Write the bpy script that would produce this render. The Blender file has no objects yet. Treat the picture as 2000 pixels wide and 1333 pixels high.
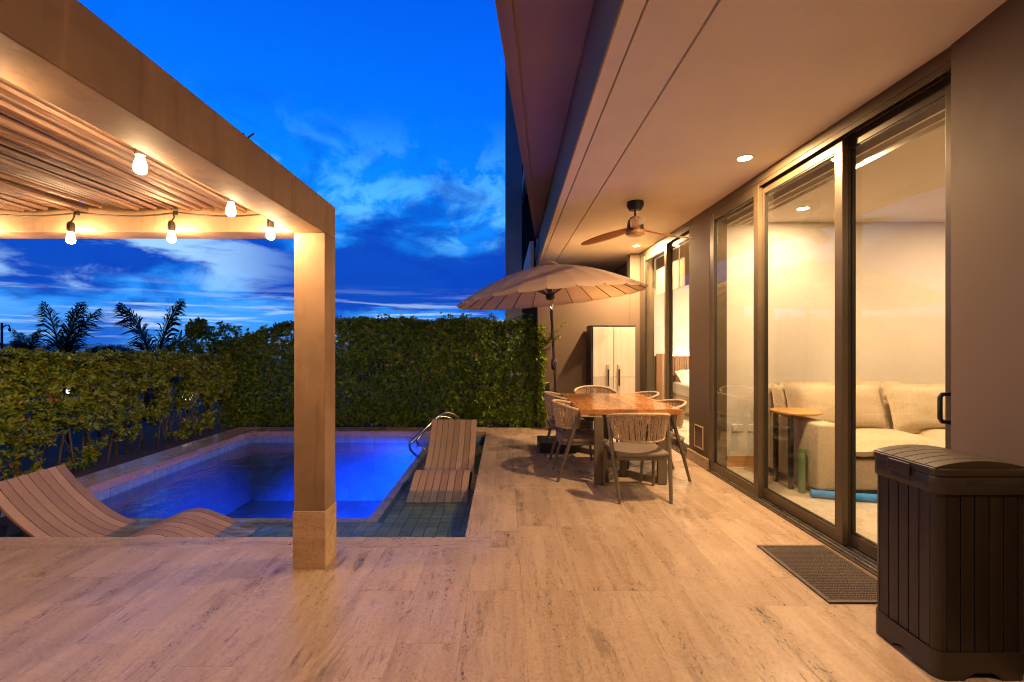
import bpy, bmesh, math, random
import numpy as np
from mathutils import Vector, Matrix, Euler

R = math.radians
random.seed(7)
rng = np.random.default_rng(11)
S = bpy.context.scene
COL = S.collection

# ------------------------------------------------------------------ camera
cam_d = bpy.data.cameras.new("camera")
cam = bpy.data.objects.new("camera", cam_d)
COL.objects.link(cam)
cam.location = (0, 0, 1.4)
cam.rotation_euler = (R(90), 0, 0)
cam_d.sensor_width = 36
cam_d.lens = 16.0
cam_d.shift_x = 0.0075
cam_d.shift_y = 0.00275
cam_d.clip_start = 0.05
cam_d.clip_end = 20000
S.camera = cam

# ------------------------------------------------------------------ exposure
S.view_settings.view_transform = 'Standard'
S.view_settings.look = 'None'
S.view_settings.exposure = 0.50
S.view_settings.gamma = 1.0
S.view_settings.use_curve_mapping = False
S.render.engine = 'CYCLES'
S.cycles.use_denoising = True
S.cycles.pixel_filter_type = 'BLACKMAN_HARRIS'
S.cycles.filter_width = 1.1
S.cycles.max_bounces = 8
S.cycles.diffuse_bounces = 5
S.cycles.glossy_bounces = 3
S.cycles.transparent_max_bounces = 24
S.cycles.sample_clamp_indirect = 4.0
S.cycles.use_adaptive_sampling = True
S.cycles.adaptive_threshold = 0.025
S.cycles.caustics_refractive = False
S.cycles.caustics_reflective = False

# ------------------------------------------------------------------ node helpers
class NT:
    def __init__(s, tree):
        s.t = tree; s.n = tree.nodes; s.l = tree.links
    def node(s, typ, **kw):
        n = s.n.new(typ)
        for k, v in kw.items():
            if k.startswith('i_'):
                n.inputs[k[2:].replace('_', ' ')].default_value = v
            else:
                setattr(n, k, v)
        return n
    def link(s, a, b): s.l.new(a, b)
    def math(s, op, a, b=None, clamp=False):
        n = s.n.new('ShaderNodeMath'); n.operation = op; n.use_clamp = clamp
        for i, v in enumerate((a, b)):
            if v is None: continue
            if isinstance(v, (int, float)): n.inputs[i].default_value = v
            else: s.l.new(v, n.inputs[i])
        return n.outputs[0]
    def mapr(s, v, a, b, c=0.0, d=1.0, smooth=True):
        n = s.n.new('ShaderNodeMapRange')
        n.interpolation_type = 'SMOOTHSTEP' if smooth else 'LINEAR'
        n.inputs['From Min'].default_value = a; n.inputs['From Max'].default_value = b
        n.inputs['To Min'].default_value = c; n.inputs['To Max'].default_value = d
        s.l.new(v, n.inputs['Value']); return n.outputs[0]
    def mix(s, fac, a, b, blend='MIX'):
        n = s.n.new('ShaderNodeMix'); n.data_type = 'RGBA'; n.blend_type = blend
        for sock, v in ((n.inputs[0], fac), (n.inputs[6], a), (n.inputs[7], b)):
            if isinstance(v, (int, float)): sock.default_value = v
            elif isinstance(v, tuple): sock.default_value = v if len(v) == 4 else v + (1,)
            else: s.l.new(v, sock)
        return n.outputs[2]
    def ramp(s, fac, stops, interp='LINEAR'):
        n = s.n.new('ShaderNodeValToRGB'); n.color_ramp.interpolation = interp
        el = n.color_ramp.elements
        while len(el) < len(stops): el.new(0.5)
        for e, (p, c) in zip(el, stops):
            e.position = p; e.color = c if len(c) == 4 else tuple(c) + (1,)
        s.l.new(fac, n.inputs[0]); return n.outputs[0]
    def scale(s, vec, xyz, loc=None):
        n = s.n.new('ShaderNodeMapping')
        n.inputs['Scale'].default_value = xyz
        if loc is not None:
            if isinstance(loc, tuple): n.inputs['Location'].default_value = loc
            else: s.l.new(loc, n.inputs['Location'])
        s.l.new(vec, n.inputs['Vector']); return n.outputs[0]
    def noise(s, vec, scale, detail=4, rough=0.55, dist=0.0):
        n = s.n.new('ShaderNodeTexNoise')
        n.inputs['Scale'].default_value = scale; n.inputs['Detail'].default_value = detail
        n.inputs['Roughness'].default_value = rough; n.inputs['Distortion'].default_value = dist
        if vec is not None: s.l.new(vec, n.inputs['Vector'])
        return n.outputs[0]

# ------------------------------------------------------------------ world: blue hour sky
W = bpy.data.worlds.new("World"); S.world = W; W.use_nodes = True
w = NT(W.node_tree); w.n.clear()
out = w.node('ShaderNodeOutputWorld'); bg = w.node('ShaderNodeBackground')
tc = w.node('ShaderNodeTexCoord')
sep = w.node('ShaderNodeSeparateXYZ'); w.link(tc.outputs['Generated'], sep.inputs[0])
dx, dy, dz = sep.outputs
zc = w.math('MAXIMUM', dz, 0.0)
base = w.ramp(zc, [(0.0, (0.06, 0.30, 0.85)), (0.05, (0.035, 0.30, 0.92)), (0.16, (0.012, 0.28, 0.94)), (0.30, (0.003, 0.25, 0.97)),
                   (0.44, (0.001, 0.165, 0.96)), (0.60, (0.001, 0.105, 0.78)), (0.80, (0.001, 0.035, 0.24)), (1.0, (0.001, 0.018, 0.13))])
# right side of the view a deeper blue
right = w.mapr(dx, -0.35, 0.45)
base = w.mix(w.math('MULTIPLY', right, 0.45), base, (0.001, 0.10, 0.95))
vec = tc.outputs['Generated']
# soft bright cloud tufts at mid height
n1 = w.noise(w.scale(vec, (3.0, 3.0, 4.2), (0.4, 0.1, 0.15)), 2.9, 10, 0.62, 0.45)
m1 = w.math('MULTIPLY', w.mapr(n1, 0.45, 0.60), w.math('MULTIPLY', w.mapr(zc, 0.16, 0.22), w.mapr(zc, 0.46, 0.24)))
base = w.mix(w.math('MULTIPLY', m1, 0.90), base, (0.10, 0.50, 1.05))
# dark wisps
n2 = w.noise(w.scale(vec, (2.2, 2.2, 3.4), (3.7, 1.9, 0.3)), 2.2, 9, 0.62, 0.8)
m2 = w.math('MULTIPLY', w.mapr(n2, 0.46, 0.66), w.mapr(zc, 0.58, 0.26))
base = w.mix(w.math('MULTIPLY', m2, 0.78), base, (0.002, 0.065, 0.52))
# low dark cloud bank
n3 = w.noise(w.scale(vec, (2.4, 2.4, 8.5), (1.1, 0.0, 2.3)), 1.35, 8, 0.56, 0.5)
edge = w.math('ADD', zc, w.math('MULTIPLY', w.math('SUBTRACT', n3, 0.5), 0.30))
m3 = w.math('MULTIPLY', w.mapr(edge, 0.045, 0.095), w.mapr(edge, 0.245, 0.190))
base = w.mix(w.math('MULTIPLY', m3, 0.92), base, (0.003, 0.048, 0.46))
# pale cloud masses to the left, over the sunset
n4 = w.noise(w.scale(vec, (1.6, 1.6, 6.4), (7.3, 2.0, 1.3)), 2.1, 9, 0.58, 0.45)
left = w.mapr(dx, -0.36, -0.58)
m4 = w.math('MULTIPLY', w.math('MULTIPLY', w.mapr(n4, 0.44, 0.58), left), w.math('MULTIPLY', w.mapr(zc, 0.03, 0.12), w.mapr(zc, 0.27, 0.18)))
base = w.mix(w.math('MULTIPLY', m4, 0.90), base, (0.36, 0.66, 1.05))
# thin bright streaks by the horizon
n5 = w.noise(w.scale(vec, (2.6, 2.6, 40.0), (0.3, 5.0, 0.4)), 1.35, 8, 0.6, 0.35)
m5 = w.math('MULTIPLY', w.mapr(n5, 0.50, 0.64), w.mapr(zc, 0.125, 0.045))
base = w.mix(w.math('MULTIPLY', m5, 0.85), base, (0.52, 0.72, 0.95))
# the sky opposite the afterglow is darker, as at any dusk
back = w.mapr(dy, -0.40, 0.62, 0.15, 1.0)
base = w.mix(1.0, base, w.ramp(back, [(0, (0, 0, 0)), (1, (1, 1, 1))]), 'MULTIPLY')
w.link(base, bg.inputs[0]); bg.inputs[1].default_value = 0.80
w.link(bg.outputs[0], out.inputs[0])

# ------------------------------------------------------------------ materials
WARM = (1.0, 0.625, 0.30)
def material(name):
    m = bpy.data.materials.new(name); m.use_nodes = True
    t = NT(m.node_tree); t.n.clear()
    o = t.node('ShaderNodeOutputMaterial'); p = t.node('ShaderNodeBsdfPrincipled')
    t.link(p.outputs[0], o.inputs[0])
    return m, t, p, o
def bump(t, p, h, strength=0.3, dist=0.01):
    b = t.node('ShaderNodeBump'); b.inputs['Strength'].default_value = strength; b.inputs['Distance'].default_value = dist
    t.link(h, b.inputs['Height']); t.link(b.outputs[0], p.inputs['Normal'])
def setc(t, p, key, v):
    if isinstance(v, tuple): p.inputs[key].default_value = v if len(v) == 4 else v + (1,)
    elif isinstance(v, (int, float)): p.inputs[key].default_value = v
    else: t.link(v, p.inputs[key])

def plain(name, c, rough=0.5, metal=0.0, var=0.12, nscale=8.0, stretch=(1, 1, 1), bmp=0.0, spec=0.5):
    m, t, p, o = material(name)
    pos = t.node('ShaderNodeNewGeometry').outputs['Position']
    n = t.noise(t.scale(pos, stretch), nscale, 6, 0.6)
    dark = tuple(x * (1 - var) for x in c); lite = tuple(min(1, x * (1 + var)) for x in c)
    setc(t, p, 'Base Color', t.mix(t.mapr(n, 0.3, 0.7), dark, lite))
    setc(t, p, 'Roughness', t.mapr(n, 0.2, 0.8, max(0.02, rough - 0.07), min(1, rough + 0.07)))
    p.inputs['Metallic'].default_value = metal
    p.inputs['Specular IOR Level'].default_value = spec
    if bmp: bump(t, p, n, bmp, 0.004)
    return m

def travertine(name, axis, tint=(1, 1, 1), rough=0.27):
    m, t, p, o = material(name)
    pos = t.node('ShaderNodeNewGeometry').outputs['Position']
    oi = t.node('ShaderNodeObjectInfo')
    rnd = oi.outputs['Random']
    cmb = t.node('ShaderNodeCombineXYZ')
    t.link(t.math('MULTIPLY', rnd, 37.0), cmb.inputs[0]); t.link(t.math('MULTIPLY', rnd, 91.0), cmb.inputs[1])
    def st(k, r): return t.scale(pos, (k, k / r, k) if axis == 'y' else (k / r, k, k), cmb.outputs[0])
    cloud = t.noise(t.scale(pos, (1, 1, 1), cmb.outputs[0]), 2.6, 6, 0.6, 0.4)
    band = t.noise(st(8.0, 13), 1.0, 9, 0.68, 0.35)            # long quiet bedding lines
    line = t.noise(st(40.0, 8), 1.0, 6, 0.66, 0.5)             # hair-thin veins
    mott = t.noise(st(70.0, 1.5), 1.0, 6, 0.75, 0.4)            # crystalline mottle
    patch = t.noise(st(5.5, 5), 1.0, 8, 0.68, 0.5)             # darker burnt patches
    c1 = tuple(a * b for a, b in zip((0.450, 0.330, 0.235), tint)); c2 = tuple(a * b for a, b in zip((0.345, 0.243, 0.163), tint)); c3 = tuple(a * b for a, b in zip((0.145, 0.095, 0.064), tint))
    col = t.mix(t.mapr(band, 0.34, 0.66), c1, c2)
    col = t.mix(t.math('MULTIPLY', t.mapr(line, 0.54, 0.65), t.mapr(patch, 0.42, 0.62, 0.14, 0.70)), col, c3)
    col = t.mix(t.math('MULTIPLY', t.mapr(mott, 0.49, 0.64), 0.38), col, c3)
    col = t.mix(t.math('MULTIPLY', t.mapr(mott, 0.47, 0.33), 0.32), col, tuple(min(1, x * 1.18) for x in c1))
    col = t.mix(t.math('MULTIPLY', t.math('MULTIPLY', t.mapr(patch, 0.56, 0.66), t.mapr(cloud, 0.43, 0.58)), 0.62), col, c3)
    # each slab is cut from another part of the block
    col = t.mix(1.0, col, t.ramp(rnd, [(0, (0.95, 0.94, 0.93)), (0.5, (1, 1, 1)), (1, (0.98, 0.98, 0.99))]), 'MULTIPLY')
    # open pits strung along the veins
    pit = t.noise(st(62.0, 2.4), 1.0, 4, 0.62, 0.9)
    pm = t.math('MULTIPLY', t.mapr(pit, 0.585, 0.610), t.math('MULTIPLY', t.mapr(band, 0.49, 0.56), t.mapr(patch, 0.45, 0.55)), clamp=True)
    col = t.mix(t.math('MULTIPLY', pm, 0.92), col, (0.045, 0.028, 0.018))
    fine = mott
    setc(t, p, 'Base Color', col)
    setc(t, p, 'Roughness', t.mapr(cloud, 0.3, 0.7, rough - 0.06, rough + 0.10))
    h = t.math('SUBTRACT', t.math('MULTIPLY', fine, 0.15), pm)
    bump(t, p, h, 0.35, 0.003)
    return m

def wood(name, c1, c2, axis='y', rough=0.4, sc=14.0, use_rand=True, fine=0.45, warp=0.9, bmp=0.12):
    m, t, p, o = material(name)
    tcn = t.node('ShaderNodeTexCoord').outputs['Object']
    rnd = t.node('ShaderNodeObjectInfo').outputs['Random']
    cmb = t.node('ShaderNodeCombineXYZ')
    if use_rand:
        for i in range(3): t.link(t.math('MULTIPLY', rnd, 23.0 + 11 * i), cmb.inputs[i])
    s3 = {'x': (0.9, sc, sc), 'y': (sc, 0.9, sc), 'z': (sc, sc, 0.9)}[axis]
    v = t.scale(tcn, s3, cmb.outputs[0])
    n = t.noise(v, 1.0, 6, 0.62, warp); f = t.noise(v, 5.0, 5, 0.6, 0.3)
    col = t.mix(t.mapr(n, 0.32, 0.68), c1, c2)
    col = t.mix(t.math('MULTIPLY', t.mapr(f, 0.52, 0.72), fine), col, tuple(x * 0.45 for x in c2))
    col = t.mix(1.0, col, t.ramp(rnd, [(0, (0.70, 0.67, 0.64)), (1, (1.14, 1.12, 1.08))]), 'MULTIPLY')
    setc(t, p, 'Base Color', col); setc(t, p, 'Roughness', t.mapr(f, 0.2, 0.8, rough - 0.08, rough + 0.1))
    bump(t, p, f, bmp, 0.002)
    return m

def emit(name, c, strength):
    m = bpy.data.materials.new(name); m.use_nodes = True
    t = NT(m.node_tree); t.n.clear()
    o = t.node('ShaderNodeOutputMaterial'); e = t.node('ShaderNodeEmission')
    e.inputs[0].default_value = c + (1,); e.inputs[1].default_value = strength
    t.link(e.outputs[0], o.inputs[0]); return m

def plaster(name, c, streak=0.25, rough=0.75):
    m, t, p, o = material(name)
    pos = t.node('ShaderNodeNewGeometry').outputs['Position']
    n = t.noise(t.scale(pos, (1, 1, 1)), 3.0, 7, 0.62, 0.3)
    st = t.noise(t.scale(pos, (9, 9, 0.7)), 1.6, 5, 0.6, 0.2)
    f = t.noise(pos, 60.0, 3, 0.5)
    col = t.mix(t.mapr(n, 0.3, 0.72), tuple(x * 0.80 for x in c), tuple(x * 1.12 for x in c))
    col = t.mix(t.math('MULTIPLY', t.mapr(st, 0.56, 0.76), streak), col, tuple(min(1, x * 1.7) for x in c))
    col = t.mix(t.math('MULTIPLY', t.mapr(st, 0.46, 0.30), streak), col, tuple(x * 0.55 for x in c))
    setc(t, p, 'Base Color', col); setc(t, p, 'Roughness', rough)
    bump(t, p, t.math('ADD', n, t.math('MULTIPLY', f, 0.25)), 0.10, 0.006)
    return m

def leafmat(name, stops, rough=0.34):
    m, t, p, o = material(name)
    rnd = t.node('ShaderNodeNewGeometry').outputs['Random Per Island']
    col = t.ramp(rnd, stops)
    setc(t, p, 'Base Color', col); p.inputs['Roughness'].default_value = rough
    tr = t.node('ShaderNodeBsdfTranslucent'); t.link(col, tr.inputs[0])
    mx = t.node('ShaderNodeMixShader'); mx.inputs[0].default_value = 0.25
    t.link(p.outputs[0], mx.inputs[1]); t.link(tr.outputs[0], mx.inputs[2]); t.link(mx.outputs[0], o.inputs[0])
    return m

def glassy(name, ior, tint, rough=0.0, ripple=None, boost=1.0, sheet=True):
    m = bpy.data.materials.new(name); m.use_nodes = True
    t = NT(m.node_tree); t.n.clear()
    o = t.node('ShaderNodeOutputMaterial')
    tr = t.node('ShaderNodeBsdfTransparent'); tr.inputs[0].default_value = tint + (1,)
    gl = t.node('ShaderNodeBsdfGlossy'); gl.inputs['Roughness'].default_value = rough
    fr = t.node('ShaderNodeFresnel')
    bf = t.node('ShaderNodeNewGeometry').outputs['Backfacing']
    fr.inputs[0].default_value = ior
    if sheet: t.link(t.mapr(bf, 0.0, 1.0, ior, 1.0 / ior, smooth=False), fr.inputs[0])   # same reflectance from either side of the sheet
    if ripple:
        pos = t.node('ShaderNodeNewGeometry').outputs['Position']
        h = t.math('ADD', t.noise(t.scale(pos, (1.25, 0.8, 1)), ripple[0], 4, 0.55), t.math('MULTIPLY', t.noise(pos, ripple[0] * 3.1, 2, 0.5), 0.3))
        b = t.node('ShaderNodeBump'); b.inputs['Strength'].default_value = 1.0; b.inputs['Distance'].default_value = ripple[1]
        t.link(h, b.inputs['Height']); t.link(b.outputs[0], gl.inputs['Normal']); t.link(b.outputs[0], fr.inputs['Normal'])
    mx = t.node('ShaderNodeMixShader')
    t.link(t.math('MULTIPLY', fr.outputs[0], boost, clamp=True), mx.inputs[0]); t.link(tr.outputs[0], mx.inputs[1]); t.link(gl.outputs[0], mx.inputs[2])
    t.link(mx.outputs[0], o.inputs[0]); return m

def tilemat(name, c1, c2, rough=0.3):
    m, t, p, o = material(name)
    g = t.node('ShaderNodeNewGeometry'); rnd = t.node('ShaderNodeObjectInfo').outputs['Random']
    r = t.math('FRACT', t.math('ADD', rnd, g.outputs['Random Per Island']))
    n = t.noise(g.outputs['Position'], 18.0, 5, 0.6)
    col = t.mix(r, c1, c2)
    col = t.mix(t.math('MULTIPLY', t.mapr(n, 0.35, 0.7), 0.4), col, tuple(x * 0.5 for x in c1))
    setc(t, p, 'Base Color', col); p.inputs['Roughness'].default_value = rough
    return m

def linen(name, c):
    m, t, p, o = material(name)
    tcn = t.node('ShaderNodeTexCoord').outputs['Object']
    a = t.noise(t.scale(tcn, (220, 30, 30)), 1.0, 3, 0.6); b2 = t.noise(t.scale(tcn, (30, 30, 220)), 1.0, 3, 0.6)
    wv = t.math('ADD', a, b2)
    col = t.mix(t.mapr(wv, 0.75, 1.25), tuple(x * 0.86 for x in c), tuple(min(1, x * 1.08) for x in c))
    setc(t, p, 'Base Color', col); p.inputs['Roughness'].default_value = 0.95; p.inputs['Specular IOR Level'].default_value = 0.15
    bump(t, p, wv, 0.06, 0.001)
    return m

M = {}
M['trav'] = travertine('travertine', 'y')
M['travx'] = travertine('travertine_border', 'x')
M['plinth_stone'] = travertine('plinth_travertine', 'x', (1.25, 1.12, 0.90), 0.45)
M['grout'] = plain('grout', (0.30, 0.225, 0.16), 0.9)
M['plaster'] = plaster('pergola_plaster', (0.265, 0.160, 0.092), 0.45)
M['ceiling'] = plain('ceiling_paint', (0.86, 0.79, 0.66), 0.85, var=0.03, nscale=2.0, spec=0.2)
M['soffit'] = plain('soffit_paint', (0.36, 0.255, 0.165), 0.85, var=0.05, nscale=2.0, spec=0.2)
M['wall'] = plain('house_wall_paint', (0.155, 0.110, 0.082), 0.72, var=0.035, nscale=1.6, spec=0.25)
M['groove'] = plain('shadow_groove', (0.16, 0.12, 0.09), 0.9)
M['white_wall'] = plain('interior_paint', (0.66, 0.60, 0.53), 0.8, var=0.03, nscale=1.5, spec=0.2)
M['bed_wall'] = plain('bedroom_paint', (0.80, 0.77, 0.72), 0.8, var=0.02, nscale=1.5, spec=0.2)
M['infloor'] = plain('interior_floor_tile', (0.55, 0.47, 0.36), 0.28, var=0.08, nscale=4)
M['bronze'] = plain('bronze_aluminium', (0.120, 0.086, 0.050), 0.38, metal=0.35, var=0.06, nscale=3)
M['gasket'] = plain('black_gasket', (0.012, 0.011, 0.010), 0.5)
M['steel_rail'] = plain('track_aluminium', (0.55, 0.50, 0.42), 0.3, metal=0.9, var=0.05)
M['glass'] = glassy('window_glass', 1.5, (0.93, 0.95, 0.93))
M['water'] = glassy('pool_water', 1.33, (0.80, 0.93, 1.0), 0.02, ripple=(4.6, 0.015), sheet=True, boost=1.9)
M['bamboo'] = wood('bamboo_cane', (0.115, 0.050, 0.020), (0.040, 0.017, 0.007), 'y', 0.65, 40)
M['bulb'] = emit('lit_bulb_glass', WARM, 590.0)
M['led'] = emit('downlight_lens', (1.0, 0.72, 0.36), 40.0)
M['strip'] = emit('cove_strip_light', (1.0, 0.70, 0.42), 26.0)
M['socket'] = plain('socket_plastic', (0.035, 0.02, 0.012), 0.5)
M['cord'] = plain('black_cord', (0.012, 0.010, 0.009), 0.6)
M['table'] = wood('acacia_top', (0.46, 0.205, 0.066), (0.33, 0.130, 0.040), 'y', 0.22, 9, fine=0.10, warp=0.3, bmp=0.02)
M['taupe_metal'] = plain('taupe_powder_coat', (0.125, 0.095, 0.068), 0.45, metal=0.2, var=0.06)
M['rope'] = plain('beige_rope', (0.42, 0.30, 0.195), 0.85, var=0.3, nscale=60)
M['seat'] = plain('taupe_seat_fabric', (0.15, 0.112, 0.083), 0.9, var=0.12, nscale=90)
M['canopy'] = plain('umbrella_canvas', (0.42, 0.30, 0.215), 0.9, var=0.05, nscale=5, spec=0.2)
def canvas(name, c):
    m, t, p, o = material(name)
    n = t.noise(t.node('ShaderNodeNewGeometry').outputs['Position'], 5.0, 5, 0.6)
    col = t.mix(n, tuple(x * 0.93 for x in c), tuple(x * 1.07 for x in c))
    setc(t, p, 'Base Color', col); p.inputs['Roughness'].default_value = 0.9; p.inputs['Specular IOR Level'].default_value = 0.2
    tr = t.node('ShaderNodeBsdfTranslucent'); tr.inputs[0].default_value = (0.62, 0.38, 0.20, 1)
    mx = t.node('ShaderNodeMixShader'); mx.inputs[0].default_value = 0.11
    t.link(p.outputs[0], mx.inputs[1]); t.link(tr.outputs[0], mx.inputs[2]); t.link(mx.outputs[0], o.inputs[0]); return m
M['canopy'] = canvas('umbrella_canvas_translucent', (0.44, 0.315, 0.235))
M['pole'] = plain('dark_bronze_pole', (0.05, 0.035, 0.025), 0.4, metal=0.3)
M['black'] = plain('black_plastic', (0.012, 0.012, 0.013), 0.45)
M['chrome'] = plain('stainless_steel', (0.75, 0.75, 0.76), 0.12, metal=1.0, var=0.03)
M['fanwood'] = wood('fan_walnut', (0.62, 0.30, 0.11), (0.44, 0.19, 0.065), 'x', 0.32, 22)
M['opal'] = plain('opal_disc', (0.62, 0.58, 0.52), 0.4)
M['leaf'] = leafmat('hedge_leaf', [(0, (0.055, 0.105, 0.008)), (0.45, (0.115, 0.205, 0.012)), (0.82, (0.190, 0.295, 0.016)), (0.965, (0.25, 0.32, 0.018)), (0.988, (0.32, 0.090, 0.018)), (1, (0.38, 0.080, 0.020))])
M['leaf2'] = leafmat('low_hedge_leaf', [(0, (0.075, 0.120, 0.008)), (0.4, (0.155, 0.215, 0.012)), (0.85, (0.250, 0.305, 0.018)), (0.97, (0.29, 0.31, 0.02)), (0.988, (0.38, 0.10, 0.018)), (1, (0.44, 0.085, 0.020))])
M['stem'] = plain('hedge_stem', (0.15, 0.10, 0.06), 0.9, var=0.3, nscale=30)
M['soil'] = plain('garden_soil', (0.055, 0.032, 0.018), 0.95, var=0.4, nscale=20, bmp=0.6)
M['palm'] = leafmat('palm_frond', [(0, (0.012, 0.022, 0.008)), (1, (0.035, 0.055, 0.016))])
M['trunk'] = plain('palm_trunk', (0.09, 0.065, 0.045), 0.95, var=0.3, nscale=10)
M['shelf_tile'] = tilemat('pool_stone_tile', (0.10, 0.125, 0.105), (0.19, 0.215, 0.180), 0.35)
M['pool_tile'] = tilemat('pool_blue_tile', (0.026, 0.058, 0.10), (0.036, 0.074, 0.125), 0.3)
M['skylit_band_tile'] = tilemat('waterline_tile_skylit', (0.16, 0.26, 0.42), (0.20, 0.31, 0.48), 0.25)  # paler than the basin tiles: sky light on the band is put into the colour
M['pool_shell'] = plain('pool_grout', (0.030, 0.062, 0.105), 0.8)
M['lounger'] = wood('lounger_composite', (0.36, 0.245, 0.170), (0.33, 0.222, 0.152), 'x', 0.5, 26, fine=0.1)
M['lounger_dark'] = plain('lounger_frame', (0.30, 0.165, 0.075), 0.5)
M['cab'] = wood('cabinet_grey_grain', (0.80, 0.77, 0.71), (0.70, 0.66, 0.60), 'z', 0.5, 20, fine=0.15)
M['cab_frame'] = plain('cabinet_dark_frame', (0.028, 0.024, 0.022), 0.5)
M['cab_handle'] = plain('cabinet_handle', (0.55, 0.48, 0.38), 0.5)
M['box'] = wood('deckbox_resin', (0.022, 0.014, 0.0085), (0.014, 0.0085, 0.005), 'z', 0.40, 34)
M['boxlid'] = wood('deckbox_lid_resin', (0.044, 0.030, 0.020), (0.034, 0.022, 0.014), 'x', 0.38, 30)
M['boxrim'] = plain('deckbox_rim_resin', (0.026, 0.0175, 0.0115), 0.40, var=0.05, nscale=30)
M['boxgap'] = plain('deckbox_core', (0.012, 0.009, 0.007), 0.7)
M['mat'] = plain('doormat_rubber', (0.085, 0.062, 0.048), 0.7, var=0.15, nscale=40)
M['linen'] = linen('sofa_linen', (0.56, 0.455, 0.32))
M['sidetop'] = wood('side_table_top', (0.55, 0.30, 0.10), (0.42, 0.20, 0.06), 'x', 0.4, 16)
M['noodle_blue'] = plain('blue_foam', (0.03, 0.25, 0.72), 0.8, var=0.1)
M['noodle_band'] = plain('bright_blue_foam', (0.01, 0.26, 0.90), 0.7, var=0.05)
M['noodle_green'] = plain('green_foam', (0.13, 0.21, 0.10), 0.8, var=0.1)
M['slatwood'] = wood('headboard_slat', (0.42, 0.20, 0.085), (0.30, 0.13, 0.05), 'z', 0.45, 20)
M['sheet'] = plain('white_bed_linen', (0.78, 0.74, 0.66), 0.9, var=0.06, nscale=6)
M['shade'] = plain('cream_blind', (0.62, 0.53, 0.36), 0.9, var=0.05, nscale=5)
M['plate'] = plain('socket_plate', (0.70, 0.66, 0.58), 0.4)
M['neigh'] = plain('neighbour_render', (0.72, 0.74, 0.76), 0.8, var=0.08, nscale=1.2)
M['neigh_dark'] = plain('neighbour_dark', (0.035, 0.035, 0.04), 0.7)
M['ground'] = plain('dark_grass', (0.03, 0.04, 0.018), 0.95, var=0.4, nscale=2)
M['sea'] = plain('sea_water', (0.012, 0.035, 0.07), 0.25, var=0.2, nscale=0.05)
M['street'] = plain('street_lamp_metal', (0.02, 0.02, 0.022), 0.6)
M['lampglow'] = emit('garden_lamp_glass', (1.0, 0.86, 0.66), 5.0)
M['screen'] = emit('pool_lamp_lens', (0.02, 0.10, 1.0), 30.0)

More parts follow.
